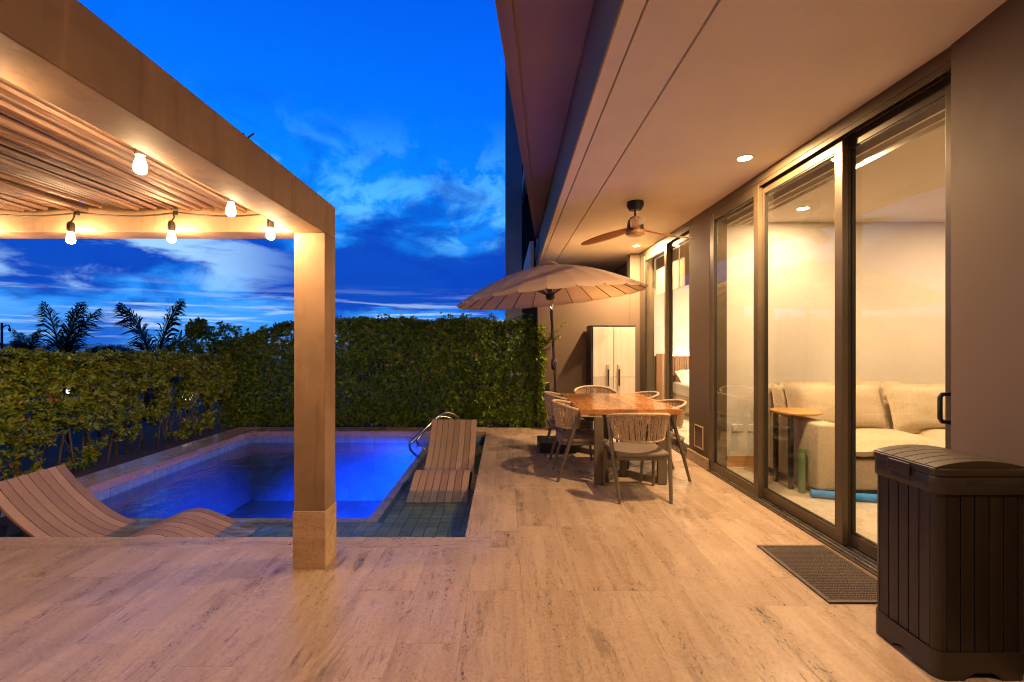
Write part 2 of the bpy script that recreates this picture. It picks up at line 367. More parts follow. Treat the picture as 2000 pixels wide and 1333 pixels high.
# ------------------------------------------------------------------ mesh helpers
class MB:
    def __init__(s): s.v = []; s.f = []
    def add(s, vs, fs):
        b = len(s.v); s.v.extend([tuple(x) for x in vs]); s.f.extend([tuple(i + b for i in f) for f in fs]); return s
    def box(s, x0, x1, y0, y1, z0, z1):
        vs = [(x, y, z) for z in (z0, z1) for y in (y0, y1) for x in (x0, x1)]
        return s.add(vs, [(0, 2, 3, 1), (4, 5, 7, 6), (0, 1, 5, 4), (2, 6, 7, 3), (0, 4, 6, 2), (1, 3, 7, 5)])
    def prism(s, poly, z0, z1):
        n = len(poly)
        a = sum(poly[i][0] * poly[(i + 1) % n][1] - poly[(i + 1) % n][0] * poly[i][1] for i in range(n))
        if a < 0: poly = poly[::-1]
        vs = [(x, y, z0) for x, y in poly] + [(x, y, z1) for x, y in poly]
        fs = [tuple(range(n))[::-1], tuple(range(n, 2 * n))] + [(i, (i + 1) % n, n + (i + 1) % n, n + i) for i in range(n)]
        return s.add(vs, fs)
    def tube(s, pts, rad, seg=8, caps=True, squash=None):
        pts = [Vector(p) for p in pts]; n = len(pts)
        rads = rad if isinstance(rad, (list, tuple)) else [rad] * n
        up = None; rings = []
        for i, p in enumerate(pts):
            t = (pts[min(i + 1, n - 1)] - pts[max(i - 1, 0)]).normalized()
            if up is None:
                a = Vector((0, 0, 1)) if abs(t.z) < 0.9 else Vector((1, 0, 0))
                up = (a - t * a.dot(t)).normalized()
            else:
                up = (up - t * up.dot(t)).normalized()
            sd = t.cross(up)
            rings.append([p + (sd * math.cos(2 * math.pi * k / seg) + up * math.sin(2 * math.pi * k / seg)) * rads[i] for k in range(seg)])
        vs = [q for r in rings for q in r]
        fs = [(i * seg + k, i * seg + (k + 1) % seg, (i + 1) * seg + (k + 1) % seg, (i + 1) * seg + k) for i in range(n - 1) for k in range(seg)]
        if caps: fs += [tuple(range(seg))[::-1], tuple(range((n - 1) * seg, n * seg))]
        return s.add(vs, fs)
    def bar(s, a, b, wdt, dep, side=None):
        """rectangular bar from a to b"""
        a = Vector(a); b = Vector(b); t = (b - a).normalized()
        sd = Vector(side) if side else Vector((1, 0, 0))
        sd = (sd - t * sd.dot(t)).normalized(); up = t.cross(sd)
        vs = [p + sd * i * wdt / 2 + up * j * dep / 2 for p in (a, b) for i, j in ((-1, -1), (1, -1), (1, 1), (-1, 1))]
        return s.add(vs, [(3, 2, 1, 0), (4, 5, 6, 7), (0, 1, 5, 4), (1, 2, 6, 5), (2, 3, 7, 6), (3, 0, 4, 7)])
    def lathe(s, prof, seg=20, c=(0, 0, 0)):
        n = len(prof)
        vs = [(c[0] + r * math.cos(2 * math.pi * k / seg), c[1] + r * math.sin(2 * math.pi * k / seg), c[2] + z) for r, z in prof for k in range(seg)]
        fs = [(i * seg + k, i * seg + (k + 1) % seg, (i + 1) * seg + (k + 1) % seg, (i + 1) * seg + k) for i in range(n - 1) for k in range(seg)]
        fs += [tuple(range(seg))[::-1], tuple(range((n - 1) * seg, n * seg))]
        return s.add(vs, fs)
    def mesh(s, name, bev=0.0, bseg=2, smooth=False, recalc=True):
        me = bpy.data.meshes.new(name); me.from_pydata(s.v, [], s.f); me.update()
        bm = bmesh.new(); bm.from_mesh(me)
        if recalc: bmesh.ops.recalc_face_normals(bm, faces=bm.faces)
        if bev:
            es = [e for e in bm.edges if len(e.link_faces) == 2 and e.calc_face_angle(0) > 0.6]
            bmesh.ops.bevel(bm, geom=es, offset=bev, offset_type='OFFSET', segments=bseg, profile=0.5, affect='EDGES', clamp_overlap=True)
        bm.to_mesh(me); bm.free()
        if smooth:
            me.shade_smooth() if hasattr(me, 'shade_smooth') else None
            if smooth is not True: me.set_sharp_from_angle(angle=R(smooth))
        return me
    def build(s, name, mat, parent=None, bev=0.0, bseg=2, smooth=False, recalc=True):
        return obj(name, s.mesh(name, bev, bseg, smooth, recalc), mat, parent)

def obj(name, me, mat=None, parent=None, mtx=None):
    o = bpy.data.objects.new(name, me); COL.objects.link(o)
    if mat is not None and not me.materials: me.materials.append(M[mat] if isinstance(mat, str) else mat)
    if parent is not None: o.parent = parent
    if mtx is not None: o.matrix_local = mtx
    return o
def tag(o, label=None, cat=None, group=None, kind=None):
    if label: o['label'] = label
    if cat: o['category'] = cat
    if group: o['group'] = group
    if kind: o['kind'] = kind
    return o
def thing(name, loc, label, cat, group=None, rz=0.0):
    o = bpy.data.objects.new(name, None); COL.objects.link(o)
    o.location = loc; o.rotation_euler = (0, 0, rz); o.empty_display_size = 0.1
    return tag(o, label, cat, group)
def copy_tree(o, parent=None):
    c = o.copy(); COL.objects.link(c); c.parent = parent
    for ch in list(o.children): copy_tree(ch, c)
    return c
def box(name, mat, parent, x0, x1, y0, y1, z0, z1, bev=0.0):
    return MB().box(x0, x1, y0, y1, z0, z1).build(name, mat, parent, bev)
def area(name, loc, size, power, color, rot=(0, 0, 0), parent=None, spread=None):
    d = bpy.data.lights.new(name, 'AREA'); d.shape = 'DISK'; d.size = size; d.energy = power; d.color = color
    if spread: d.spread = spread
    o = bpy.data.objects.new(name, d); COL.objects.link(o); o.location = loc; o.rotation_euler = rot
    if parent is not None: o.parent = parent
    return o

# ================================================================== THE SETTING
# ground and sea
g = MB(); n = 48
g.add([(0, 0, -1.2)] + [(90 * math.cos(2 * math.pi * k / n), 90 * math.sin(2 * math.pi * k / n), -1.2) for k in range(n)],
      [(0, k + 1, (k + 1) % n + 1) for k in range(n)])
tag(g.build('ground', 'ground'), kind='structure')
tag(MB().add([(-9000, -9000, -2.2), (9000, -9000, -2.2), (9000, 9000, -2.2), (-9000, 9000, -2.2)], [(0, 1, 2, 3)]).build('sea', 'sea'), kind='structure')

# ---- patio floor: every travertine plank its own tile
POOL = dict(x0=-4.05, x1=-0.28, y0=3.293, y1=7.25)
WZ = -0.165
SHZ = -0.24
FLZ = -1.10
ZF = 0.0
slab = MB()
slab.box(-4.6, 2.24, -1.0, 3.29, -0.14, -0.012).box(-0.277, 2.24, 3.292, 7.62, -0.14, -0.012)
patio = tag(slab.build('patio_floor', 'grout'), kind='structure')
def tile(x0, x1, y0, y1, mat='trav', parent=patio, name='tile', z=ZF, th=0.012, gap=0.0004, jit=0.00012):
    if x1 - x0 < 0.02 or y1 - y0 < 0.02: return
    dz = random.uniform(-jit, jit)
    m = MB().box(-(x1 - x0) / 2 + gap, (x1 - x0) / 2 - gap, -(y1 - y0) / 2 + gap, (y1 - y0) / 2 - gap, -th + 0.001, 0)
    o = m.build(name, mat, parent)
    o.location = ((x0 + x1) / 2, (y0 + y1) / 2, z + dz)
    return o
PW, PL = 0.305, 0.915
xs = [0.1 + PW * k for k in range(-15, 8)]
for i in range(len(xs) - 1):
    x0, x1 = xs[i], xs[i + 1]
    off = random.choice([0.0, 0.3, 0.61, 0.15, 0.46])
    end = 7.60 if x0 >= 0.09 else 3.125
    ys = [0.45]
    y = 0.6 + off
    while y < end - 0.15:
        ys.append(y); y += PL
    ys.append(end)
    for a, b in zip(ys, ys[1:]): tile(x0, x1, a, b)
    if abs(x0 + 0.205) < 0.01:
        ys = [3.125] + [3.4 + PL * k for k in range(0, 5) if 3.4 + PL * k < 7.5] + [7.60]
        for a, b in zip(ys, ys[1:]): tile(-0.1, 0.1, a, b)
# pool border of narrow slabs flush with the patio
bx = [-4.60, -3.7, -2.8, -1.9, -1.0, -0.1]
for a, b in zip(bx, bx[1:]): tile(a, b, 3.125, 3.296, 'travx', th=0.05)
by = [3.296, 4.2, 5.1, 6.0, 6.9, 7.60]
for a, b in zip(by, by[1:]): tile(-0.285, -0.1, a, b, 'trav', th=0.05)

# ---- the pool
pool = MB()
x0, x1, y0, y1 = POOL['x0'], POOL['x1'], POOL['y0'], POOL['y1']
T = 0.25
pool.box(x0 - T, x0 - 0.012, y0 - T, y1 + T, FLZ - 0.2, -0.082)      # left wall
pool.box(x1 + 0.012, x1 + T, y0 - T, y1 + T, FLZ - 0.2, -0.145)     # right wall
pool.box(x0 - 0.012, x1 + 0.012, y1 + 0.012, y1 + T, FLZ - 0.2, -0.082)   # far wall
pool.box(x0 - 0.012, x1 + 0.012, y0 - T, y0 - 0.012, FLZ - 0.2, -0.145)   # near wall
pool.box(x0 - 0.012, x1 + 0.012, y0 - 0.012, y1 + 0.012, FLZ - 0.2, FLZ - 0.012)
LX, LY = -1.27, 4.27     # ledge edges
pool.box(x0 - 0.010, x1 + 0.010, y0 - 0.010, LY - 0.012, FLZ - 0.012, SHZ - 0.012)
pool.box(LX + 0.012, x1 + 0.010, LY - 0.012, y1 + 0.010, FLZ - 0.012, SHZ - 0.012)
pool_o = tag(pool.build('swimming_pool', 'pool_shell'), 'blue lit swimming pool with a shallow stone ledge beside the patio', 'pool', kind='structure')
# coping (raised light stone edge) far and left
def coping(px0, px1, py0, py1, mat):
    return tile(px0, px1, py0, py1, mat, pool_o, 'coping_slab', z=0.004, th=0.085, gap=0.0012)
for a, b in zip([3.296, 4.2, 5.1, 6.0, 6.9], [4.2, 5.1, 6.0, 6.9, 7.632]): coping(-4.45, -4.045, a, b, 'trav')
for a, b in zip([-4.045, -3.2, -2.3, -1.4], [-3.2, -2.3, -1.4, -0.287]): coping(a, b, 7.245, 7.632, 'travx')
# shelf trim
TR = 0.095
def trim(px0, px1, py0, py1, mat):
    tile(px0, px1, py0, py1, mat, pool_o, 'ledge_trim', z=SHZ + 0.004, th=0.05, gap=0.001)
for a, b in zip([-4.05, -3.1, -2.2], [-3.1, -2.2, LX]): trim(a, b, LY - TR, LY, 'travx')
trim(LX, LX + TR, LY - TR, LY, 'trav')
for a, b in zip([LY, 5.2, 6.2], [5.2, 6.2, 7.25]): trim(LX, LX + TR, a, b, 'trav')
# ledge tiles (10 cm stones): the nearest 300 as parts, the rest joined
cells = []
ts = 0.1045
nx = int((x1 - x0) / ts); ny = int((LY - TR - y0) / ts)
for i in range(nx):
    for j in range(ny + 1):
        cells.append((x1 - (i + 0.5) * ts, y0 + (j + 0.5) * (LY - TR - y0) / (ny + 1)))
for i in range(int((x1 - LX - TR) / ts)):
    for j in range(int((7.25 - LY + TR) / ts)):
        cells.append((x1 - (i + 0.5) * ts, LY - TR + (j + 0.5) * ts))
def seen(c):   # larger in the photograph first; the stones behind the pillar or under a lounger last
    x, y = c
    d = math.hypot(x, y)
    px = 985 + x / y * 889
    return d + (6 if px < 0 or 560 < px < 655 else 0) + (4 if -1.0 < x < -0.4 and y > 4.7 else 0)
cells.sort(key=seen)
tm = MB().box(-ts / 2 + 0.003, ts / 2 - 0.003, -ts / 2 + 0.003, ts / 2 - 0.003, -0.012, 0).mesh('stone_tile', bev=0.002, bseg=1)
tm.materials.append(M['shelf_tile'])
rest = MB()
for k, (cx, cy) in enumerate(cells):
    dz = random.uniform(-0.0012, 0.0012)
    if k < 290:
        o = obj('stone_tile', tm, None, pool_o); o.location = (cx, cy, SHZ + dz)
    else:
        rest.box(cx - ts / 2 + 0.003, cx + ts / 2 - 0.003, cy - ts / 2 + 0.003, cy + ts / 2 - 0.003, SHZ - 0.012, SHZ + dz)
tag(rest.build('ledge_tiles', 'shelf_tile', pool_o), kind='stuff')
# deep basin mosaic
deep = MB()
bt = 0.2; gp = 0.002
for i in range(14):
    for j in range(15):
        ax = LX - (i + 1) * 0.198; ay = LY + j * 0.1985
        deep.box(ax + gp, ax + 0.198 - gp, ay + gp, ay + 0.1985 - gp, FLZ - 0.012, FLZ)
for j in range(20):
    ay = y0 + j * 0.1978
    for k in range(5):
        z0_ = -0.09 - (k + 1) * 0.2
        deep.box(x0 - 0.012, x0, ay + 0.0006, ay + 0.1972, z0_ + 0.0006, z0_ + 0.1994)
for i in range(19):
    ax = x0 + i * 0.198
    for k in range(5):
        z0_ = -0.09 - (k + 1) * 0.2
        deep.box(ax + 0.0006, ax + 0.1974, y1, y1 + 0.012, z0_ + 0.0006, z0_ + 0.1994)
for j in range(15):
    ay = LY + j * 0.1985
    for k in range(4): deep.box(LX, LX + 0.012, ay + gp, ay + 0.1985 - gp, FLZ + k * 0.2 + gp, FLZ + (k + 1) * 0.2 - gp)
for i in range(14):
    ax = LX - (i + 1) * 0.198
    for k in range(4): deep.box(ax + gp, ax + 0.198 - gp, LY - 0.012, LY, FLZ + k * 0.2 + gp, FLZ + (k + 1) * 0.2 - gp)
band = MB()
for j in range(20):
    ay = y0 + j * 0.1978; band.box(x0 - 0.012, x0 + 0.002, ay + gp, ay + 0.1978 - gp, -0.178, -0.083)
for i in range(19):
    ax = x0 + i * 0.198; band.box(ax + gp, ax + 0.198 - gp, y1 - 0.002, y1 + 0.012, -0.178, -0.083)
tag(band.build('waterline_tiles', 'skylit_band_tile', pool_o), kind='stuff')
tag(deep.build('basin_tiles', 'pool_tile', pool_o), kind='stuff')
# right wall face below the border: dark tiles
rw = MB()
for j in range(38):
    ay = y0 + j * 0.104
    for k in range(2): rw.box(x1, x1 + 0.012, ay + 0.003, ay + 0.104 - 0.003, SHZ + k * 0.09 + 0.003, SHZ + (k + 1) * 0.09 - 0.003)
tag(rw.build('wall_tiles', 'shelf_tile', pool_o), kind='stuff')
# water
wt = MB().add([(x0 - 0.006, y0 - 0.006, WZ), (x1 + 0.006, y0 - 0.006, WZ), (x1 + 0.006, y1 + 0.006, WZ), (x0 - 0.006, y1 + 0.006, WZ)], [(0, 1, 2, 3)])
tag(wt.build('water', 'water'), kind='structure')
# underwater lamps in the ledge risers
def pool_lamp(loc, nrm, label, power):
    t = thing('pool_lamp', loc, label, 'pool light', 'blue underwater pool lamps')
    q = Vector(nrm).to_track_quat('Z', 'Y').to_matrix().to_4x4()
    mm = MB().lathe([(0.085, 0.0), (0.085, 0.010), (0.062, 0.016)], 20).mesh('bezel', smooth=30); obj('bezel', mm, 'chrome', t, q)
    ml = MB().lathe([(0.06, 0.016), (0.058, 0.019), (0.02, 0.021)], 20).mesh('lens'); obj('lens', ml, 'screen', t, q)
    a = area('lamp_light', (0, 0, 0), 0.10, power, (0.002, 0.075, 1.0), parent=t, spread=R(76))
    aim = (Vector(nrm) + Vector((0, 0, -0.50))).normalized()   # tilted to the basin floor
    a.matrix_local = Matrix.Translation(Vector(nrm) * 0.045) @ aim.to_track_quat('-Z', 'Y').to_matrix().to_4x4()
pool_lamp((-2.05, LY, -0.66), (0, 1, 0), 'blue underwater lamp in the near ledge riser', 520)
pool_lamp((LX, 5.9, -0.66), (-1, 0, 0), 'blue underwater lamp in the right ledge riser', 150)

# garden bed
bed = MB().box(-6.2, -4.455, -1.0, 9.0, -0.5, -0.02).box(-4.455, 0.6, 7.637, 9.0, -0.5, -0.02)
tag(bed.build('garden_bed', 'soil'), kind='structure')

# ================================================================== THE HOUSE
HC = 2.91
house = thing('house', (2.3, 4, 0), 'taupe house with deep covered terrace and tall bronze sliding doors', 'house')
house.location = (0, 0, 0)
# walls
MB().prism([(2.257, 2.30), (2.18, 1.82), (2.10, 1.2), (2.10, -2.2), (2.5, -2.2), (2.5, 2.30)], 0, HC).build('wall', 'wall', house)
box('wall', 'wall', house, 2.262, 2.46, 5.03, 5.57, 0.0, HC)
box('wall', 'wall', house, 2.262, 2.46, 7.47, 14.0, 0.0, HC)
box('wall_baseboard', 'trav', house, 2.235, 2.2615, 5.025, 5.575, 0.0, 0.125, 0.002)
# boundary wall across the end of the terrace
box('end_wall', 'wall', house, 0.56, 2.10, 7.62, 7.80, 0.0, 2.32)
box('end_pilaster', 'wall', house, 2.10, 2.2615, 7.60, 7.80, 0.0, HC)
box('wall_baseboard', 'travx', house, 0.63, 2.10, 7.595, 7.619, 0.0, 0.155, 0.002)
# access panel frames
def frame_panel(parent, plane, a0, a1, z0, z1, at, dirn, t=0.014, mat='rope', back='groove'):
    m = MB()
    if plane == 'x':
        for b in ((a0, a1, z1 - t, z1), (a0, a1, z0, z0 + t), (a0, a0 + t, z0 + t, z1 - t), (a1 - t, a1, z0 + t, z1 - t)):
            m.box(min(at, at + dirn * 0.012), max(at, at + dirn * 0.012), b[0], b[1], b[2], b[3])
    else:
        for b in ((a0, a1, z1 - t, z1), (a0, a1, z0, z0 + t), (a0, a0 + t, z0 + t, z1 - t), (a1 - t, a1, z0 + t, z1 - t)):
            m.box(b[0], b[1], min(at, at + dirn * 0.012), max(at, at + dirn * 0.012), b[2], b[3])
    p = m.build('access_panel', mat, parent)
    m2 = MB()
    if plane == 'x': m2.box(min(at, at + dirn * 0.004), max(at, at + dirn * 0.004), a0 + t, a1 - t, z0 + t, z1 - t)
    else: m2.box(a0 + t, a1 - t, min(at, at + dirn * 0.004), max(at, at + dirn * 0.004), z0 + t, z1 - t)
    m2.build('panel_cover', back, p)
frame_panel(house, 'x', 5.17, 5.40, 0.19, 0.45, 2.262, -1, 0.012)
frame_panel(house, 'y', 0.715, 1.20, 0.165, 0.47, 7.62, -1, 0.016)
# ceiling with two shadow grooves: separate panels, recessed joints
def cx_at(px, y): return 0
ce = MB()
f_near, f_far = (0.44, -2.2), (0.68, 11.0)      # outer edge of the terrace ceiling
def fx(y): return 0.516 + (y - 2.0) * (0.633 - 0.516) / 6.66
gx1 = lambda y: 0.63 + (y - 2.0) * 0.009
gx2 = 0.945
G = 0.0055
def cpanel(l, r):
    MB().prism([(l(-2.2), -2.2), (r(-2.2), -2.2), (r(14), 14), (l(14), 14)], HC, HC + 0.16).build('ceiling_panel', 'ceiling', house)
cpanel(lambda y: fx(y) + 0.012, lambda y: gx1(y) - G)
cpanel(lambda y: gx1(y) + G, lambda y: gx2 - G * 1.3)
MB().box(gx2 + G * 1.3, 2.461, -2.2, 14, HC, HC + 0.16).build('ceiling_panel', 'ceiling', house)
MB().box(0.62, 7.3, -2.3, 14, HC + 0.161, HC + 0.40).build('ceiling_backing', 'groove', house)
# fascia upstand and the angled balcony soffit above it
MB().prism([(fx(-2.2), -2.2), (fx(-2.2) + 0.011, -2.2), (fx(9.2) + 0.011, 9.2), (fx(9.2), 9.2)], HC - 0.004, 3.60).build('fascia', 'soffit', house)
HS = 3.395
tip = (0.645, 8.75); n0 = (-0.009 - (2.63 + 2.2) * (0.654 / 6.12), -2.2)
MB().prism([n0, (fx(-2.2) - 0.003, -2.2), (fx(8.75) - 0.003, 8.75)], HS, HS + 0.30).build('balcony_slab', 'soffit', house)
# raised rim along the balcony's outer edge
e0 = Vector((n0[0], n0[1], 0)); e1 = Vector((tip[0] - 0.035, tip[1] - 0.15, 0)); dv = (e1 - e0).normalized(); nv = Vector((dv.y, -dv.x, 0))
MB().prism([(e0 + nv * 0.0).to_2d()[:], (e0 + nv * 0.095).to_2d()[:], (e1 + nv * 0.02).to_2d()[:], e1.to_2d()[:]], HS - 0.022, HS - 0.001).build('balcony_rim', 'soffit', house)
MB().prism([(e0 - nv * 0.05).to_2d()[:], (e0 - nv * 0.002).to_2d()[:], (e1 - nv * 0.002).to_2d()[:], (e1 - nv * 0.03).to_2d()[:]], HS + 0.01, HS + 0.8).build('balcony_parapet', 'soffit', house)

# interiors
IC = 2.79
MB().box(2.43, 7.2, -2.2, 5.2, -0.12, 0.0).build('interior_floor', 'infloor', house)
MB().box(2.43, 6.8, 5.35, 9.7, -0.12, 0.0).build('interior_floor', 'infloor', house)
MB().box(2.462, 7.2, -2.2, 5.2, IC, IC + 0.1).build('interior_ceiling', 'white_wall', house)
MB().box(2.462, 6.8, 5.35, 9.7, IC, IC + 0.1).build('interior_ceiling', 'bed_wall', house)
MB().box(2.462, 7.2, 5.2, 5.349, -0.1, IC + 0.1).build('partition_wall', 'white_wall', house)
MB().box(7.2, 7.3, -2.2, 9.7, -0.1, IC + 0.1).build('interior_wall', 'white_wall', house)
MB().box(2.501, 7.2, -2.3, -2.2, -0.1, IC + 0.1).build('interior_wall', 'white_wall', house)
MB().box(2.462, 6.8, 9.7, 9.8, -0.1, IC + 0.1).build('interior_wall', 'bed_wall', house)
MB().box(6.8, 6.9, 5.35, 9.7, -0.1, IC + 0.1).build('interior_wall', 'bed_wall', house)
box('interior_baseboard', 'sidetop', house, 2.465, 7.1, 5.185, 5.199, 0.0, 0.12)
# wall sockets on the partition
for sx in (2.60, 2.78):
    pl = box('wall_socket', 'plate', house, sx, sx + 0.12, 5.188, 5.199, 0.34, 0.42, 0.002)
    pl.location.z = 0.06
box('wall_socket', 'plate', house, 2.86, 2.93, 5.19, 5.199, 0.66, 0.78, 0.002)
# curtain pelmet slats at the interior ceiling
for k, (xa, xb, za, zb) in enumerate(((2.50, 2.52, 2.735, 2.788), (2.60, 2.62, 2.735, 2.788), (2.70, 2.72, 2.745, 2.788))):
    box('curtain_rail', 'white_wall', house, xa, xb, 0.4, 5.15, za, zb)

# sliding doors
def track(y0, y1):
    t = MB().box(2.262, 2.459, y0, y1, HC - 0.075, HC - 0.0005).build('door_header', 'bronze', house, 0.003)
    for xx in (2.272, 2.318, 2.364):
        MB().box(xx - 0.004, xx + 0.004, y0, y1, HC - 0.11, HC - 0.0755).build('header_fin', 'bronze', t)
    b = MB().box(2.243, 2.44, y0, y1, -0.03, 0.012).build('door_track', 'gasket', house)
    for xx in (2.262, 2.300, 2.345, 2.392):
        MB().box(xx - 0.006, xx + 0.006, y0, y1, 0.0122, 0.024).build('track_rail', 'steel_rail', b)
    MB().box(2.234, 2.2425, y0, y1, -0.02, 0.014).build('track_edge', 'bronze', b)
def sliding(y0, y1, x, st0=0.075, st1=0.075, handle=None):
    z0, z1 = 0.026, HC - 0.09
    d = MB().box(x - 0.02, x + 0.02, y0 + st0, y1 - st1, z0, z0 + 0.085).build('sliding_door', 'bronze', house, 0.003)
    MB().box(x - 0.02, x + 0.02, y0 + st0, y1 - st1, z1 - 0.085, z1).build('top_rail', 'bronze', d, 0.003)
    MB().box(x - 0.022, x + 0.022, y0, y0 + st0 - 0.001, z0, z1).build('stile', 'bronze', d, 0.003)
    MB().box(x - 0.022, x + 0.022, y1 - st1 + 0.001, y1, z0, z1).build('stile', 'bronze', d, 0.003)
    gk = MB()
    for ya in (y0 + st0, y1 - st1 - 0.008): gk.box(x - 0.012, x + 0.012, ya, ya + 0.008, z0 + 0.086, z1 - 0.086)
    gk.box(x - 0.012, x + 0.012, y0 + st0 + 0.009, y1 - st1 - 0.009, z0 + 0.0855, z0 + 0.093)
    gk.box(x - 0.012, x + 0.012, y0 + st0 + 0.009, y1 - st1 - 0.009, z1 - 0.093, z1 - 0.0855)
    gk.build('gasket', 'gasket', d)
    MB().box(x - 0.003, x + 0.003, y0 + st0 + 0.002, y1 - st1 - 0.002, z0 + 0.087, z1 - 0.087).build('glass', 'glass', d)
    if handle:
        zc_ = handle
        hx = x - 0.022
        yh = y0 + 0.105
        MB().tube([(hx + 0.004, yh, zc_ + 0.075), (hx - 0.040, yh, zc_ + 0.072), (hx - 0.050, yh, zc_ + 0.055), (hx - 0.050, yh, zc_ - 0.055), (hx - 0.040, yh, zc_ - 0.072), (hx + 0.004, yh, zc_ - 0.075)], 0.011, 10).build('handle', 'black', d, smooth=40)
    return d
track(2.30, 5.03); track(5.57, 7.47)
sliding(4.06, 5.00, 2.285); sliding(3.11, 4.13, 2.332); sliding(2.305, 3.18, 2.379, st0=0.13, handle=1.06)
sliding(6.36, 7.42, 2.285); sliding(5.57, 6.43, 2.332)
MB().box(2.264, 2.44, 5.001, 5.029, 0.02, HC - 0.076).build('door_jamb', 'bronze', house)
MB().box(2.264, 2.44, 7.425, 7.469, 0.02, HC - 0.076).build('door_jamb', 'bronze', house)
# blinds behind the bedroom doors
for a, b in ((5.60, 5.98), (6.0, 6.40), (6.45, 6.92), (6.94, 7.40)):
    bl = MB().box(2.47, 2.476, a, b, 2.22, 2.77).build('window_blind', 'shade', house)
    MB().box(2.468, 2.480, a, b, 2.195, 2.219).build('blind_bar', 'shade', bl)

# ================================================================== PERGOLA
perg = thing('pergola', (-1.2, 2.9, 0), 'plastered concrete pergola with a cane roof over the patio', 'pergola')
perg.location = (0, 0, 0)
BZ0, BZ1 = 2.092, 2.30
CXa, CXb = -1.308, -1.116
def pcol(xa, xb, ya, yb):
    c = MB().box(xa, xb, ya, yb, 0.36, BZ0 - 0.001).build('pillar', 'plaster', perg, 0.003)
    MB().box(xa - 0.006, xb + 0.006, ya - 0.006, yb + 0.006, 0.0005, 0.359).build('plinth', 'plinth_stone', c, 0.003)
pcol(CXa, CXb, 2.83, 3.005); pcol(-4.55, -4.355, 2.83, 3.005); pcol(CXa, CXb, -1.4, -1.22); pcol(-4.55, -4.355, -1.4, -1.22)
MB().box(CXa, CXb, -1.4, 3.005, BZ0, BZ1).build('beam', 'plaster', perg, 0.004)
MB().box(-4.355, CXa - 0.001, 2.812, 3.0, BZ0, BZ1 - 0.03).build('beam', 'plaster', perg, 0.004)
MB().box(-4.55, -4.356, -1.4, 3.005, BZ0, BZ1).build('beam', 'plaster', perg, 0.004)
MB().box(-4.355, CXa - 0.001, -1.4, -1.22, BZ0, BZ1 - 0.03).build('beam', 'plaster', perg, 0.004)
# canes, each with its own bow and knuckles
k = 0
for layer in range(2):
    x = -1.328 - (0.02 if layer else 0)
    while x > -4.34:
        r = random.uniform(0.011, 0.021) if layer == 0 else random.uniform(0.02, 0.026)
        z = 2.242 + layer * 0.040 + random.uniform(-0.016, 0.016)
        pts = []; rr = []
        bow = random.uniform(-0.022, 0.022); tw = random.uniform(-0.03, 0.03); zb = random.uniform(-0.012, 0.020)
        ya, yb = -1.2, 2.806 - random.uniform(0, 0.02)
        nodes = sorted(set([0, 1] + [random.uniform(0.04, 0.96) for _ in range(7)]))
        for u in nodes:
            for du, kr in ((-0.006, 1.0), (0.0, 1.16), (0.006, 1.0)):
                uu = min(1, max(0, u + du))
                if pts and uu <= lastu + 1e-4: continue
                lastu = uu
                yy = ya + (yb - ya) * uu
                pts.append((x + bow * math.sin(math.pi * uu * 1.3) + tw * (uu - 0.5), yy, z + zb * math.sin(math.pi * uu * 2 + bow * 60)))
                rr.append(r * kr * (1.08 - 0.18 * uu))
        MB().tube(pts, rr, 7).build('cane', 'bamboo', perg, smooth=40)
        x -= r * 2 + random.uniform(-0.003, 0.012) if layer == 0 else r * 2.05
# weathering scrap on the beam top
tw = MB(); random.seed(3)
for i in range(7):
    a = Vector((-1.16 + random.uniform(-.05, .03), 2.00 + random.uniform(-.04, .04), BZ1))
    tw.tube([a, a + Vector((random.uniform(-.05, .05), random.uniform(-.08, .08), random.uniform(0.008, 0.03)))], 0.004, 5)
tag(tw.build('dry_twigs', 'stem'), 'small tuft of dry twigs lying on top of the pergola beam', 'twigs')

# string of lights under the pergola
sl = thing('string_lights', (0, 0, 0), 'black festoon cord of warm glowing bulbs hung along the pergola beams', 'string lights')
far_b = [(-1.405, 2.735, 2.054), (-2.0, 2.735, 2.036), (-2.605, 2.735, 2.030), (-3.21, 2.735, 2.03), (-3.8, 2.735, 2.03)]
side_b = [(-1.40, 2.33, 2.082), (-1.40, 1.75, 2.082), (-1.40, 1.16, 2.082), (-1.40, 0.56, 2.082)]
bulb_m = MB().lathe([(0.009, 0.048), (0.011, 0.040), (0.015, 0.026), (0.0205, 0.008), (0.0225, -0.006), (0.0205, -0.018), (0.013, -0.026), (0.004, -0.029)], 12).mesh('bulb', smooth=True)
bulb_m.materials.append(M['bulb'])
sock_m = MB().lathe([(0.006, 0.105), (0.015, 0.100), (0.0205, 0.085), (0.0205, 0.055), (0.017, 0.042), (0.012, 0.041)], 12).mesh('socket', smooth=40)
sock_m.materials.append(M['socket'])
for i, p in enumerate(far_b + side_b):
    s_ = obj('socket', sock_m, None, sl); s_.location = p
    obj('bulb', bulb_m, None, s_)
cp = []
allx = [-4.3] + [b[0] for b in reversed(far_b)] + [-1.33]
for a, b in zip(allx, allx[1:]):
    for u in np.linspace(0, 1, 9)[:-1]:
        cp.append((a + (b - a) * u, 2.795, 2.206 - 0.022 * math.sin(math.pi * u)))
cp.append((-1.33, 2.79, 2.20))
side = [(-1.345, 2.5, 2.20)] + [q for b in side_b for q in ((-1.375, b[1] + 0.03, 2.195), (-1.375, b[1] - 0.03, 2.195), (-1.37, b[1] - 0.3, 2.18))]
cord = MB().tube(cp + side, 0.005, 6)
for p in far_b:
    cord.tube([(p[0] - 0.02, 2.795, 2.204), (p[0] - 0.022, 2.78, 2.19), (p[0] + 0.006, 2.75, 2.165), (p[0], p[1], p[2] + 0.10)], 0.0045, 6)
    cord.box(p[0] - 0.03, p[0] - 0.012, 2.786, 2.806, 2.192, 2.215)
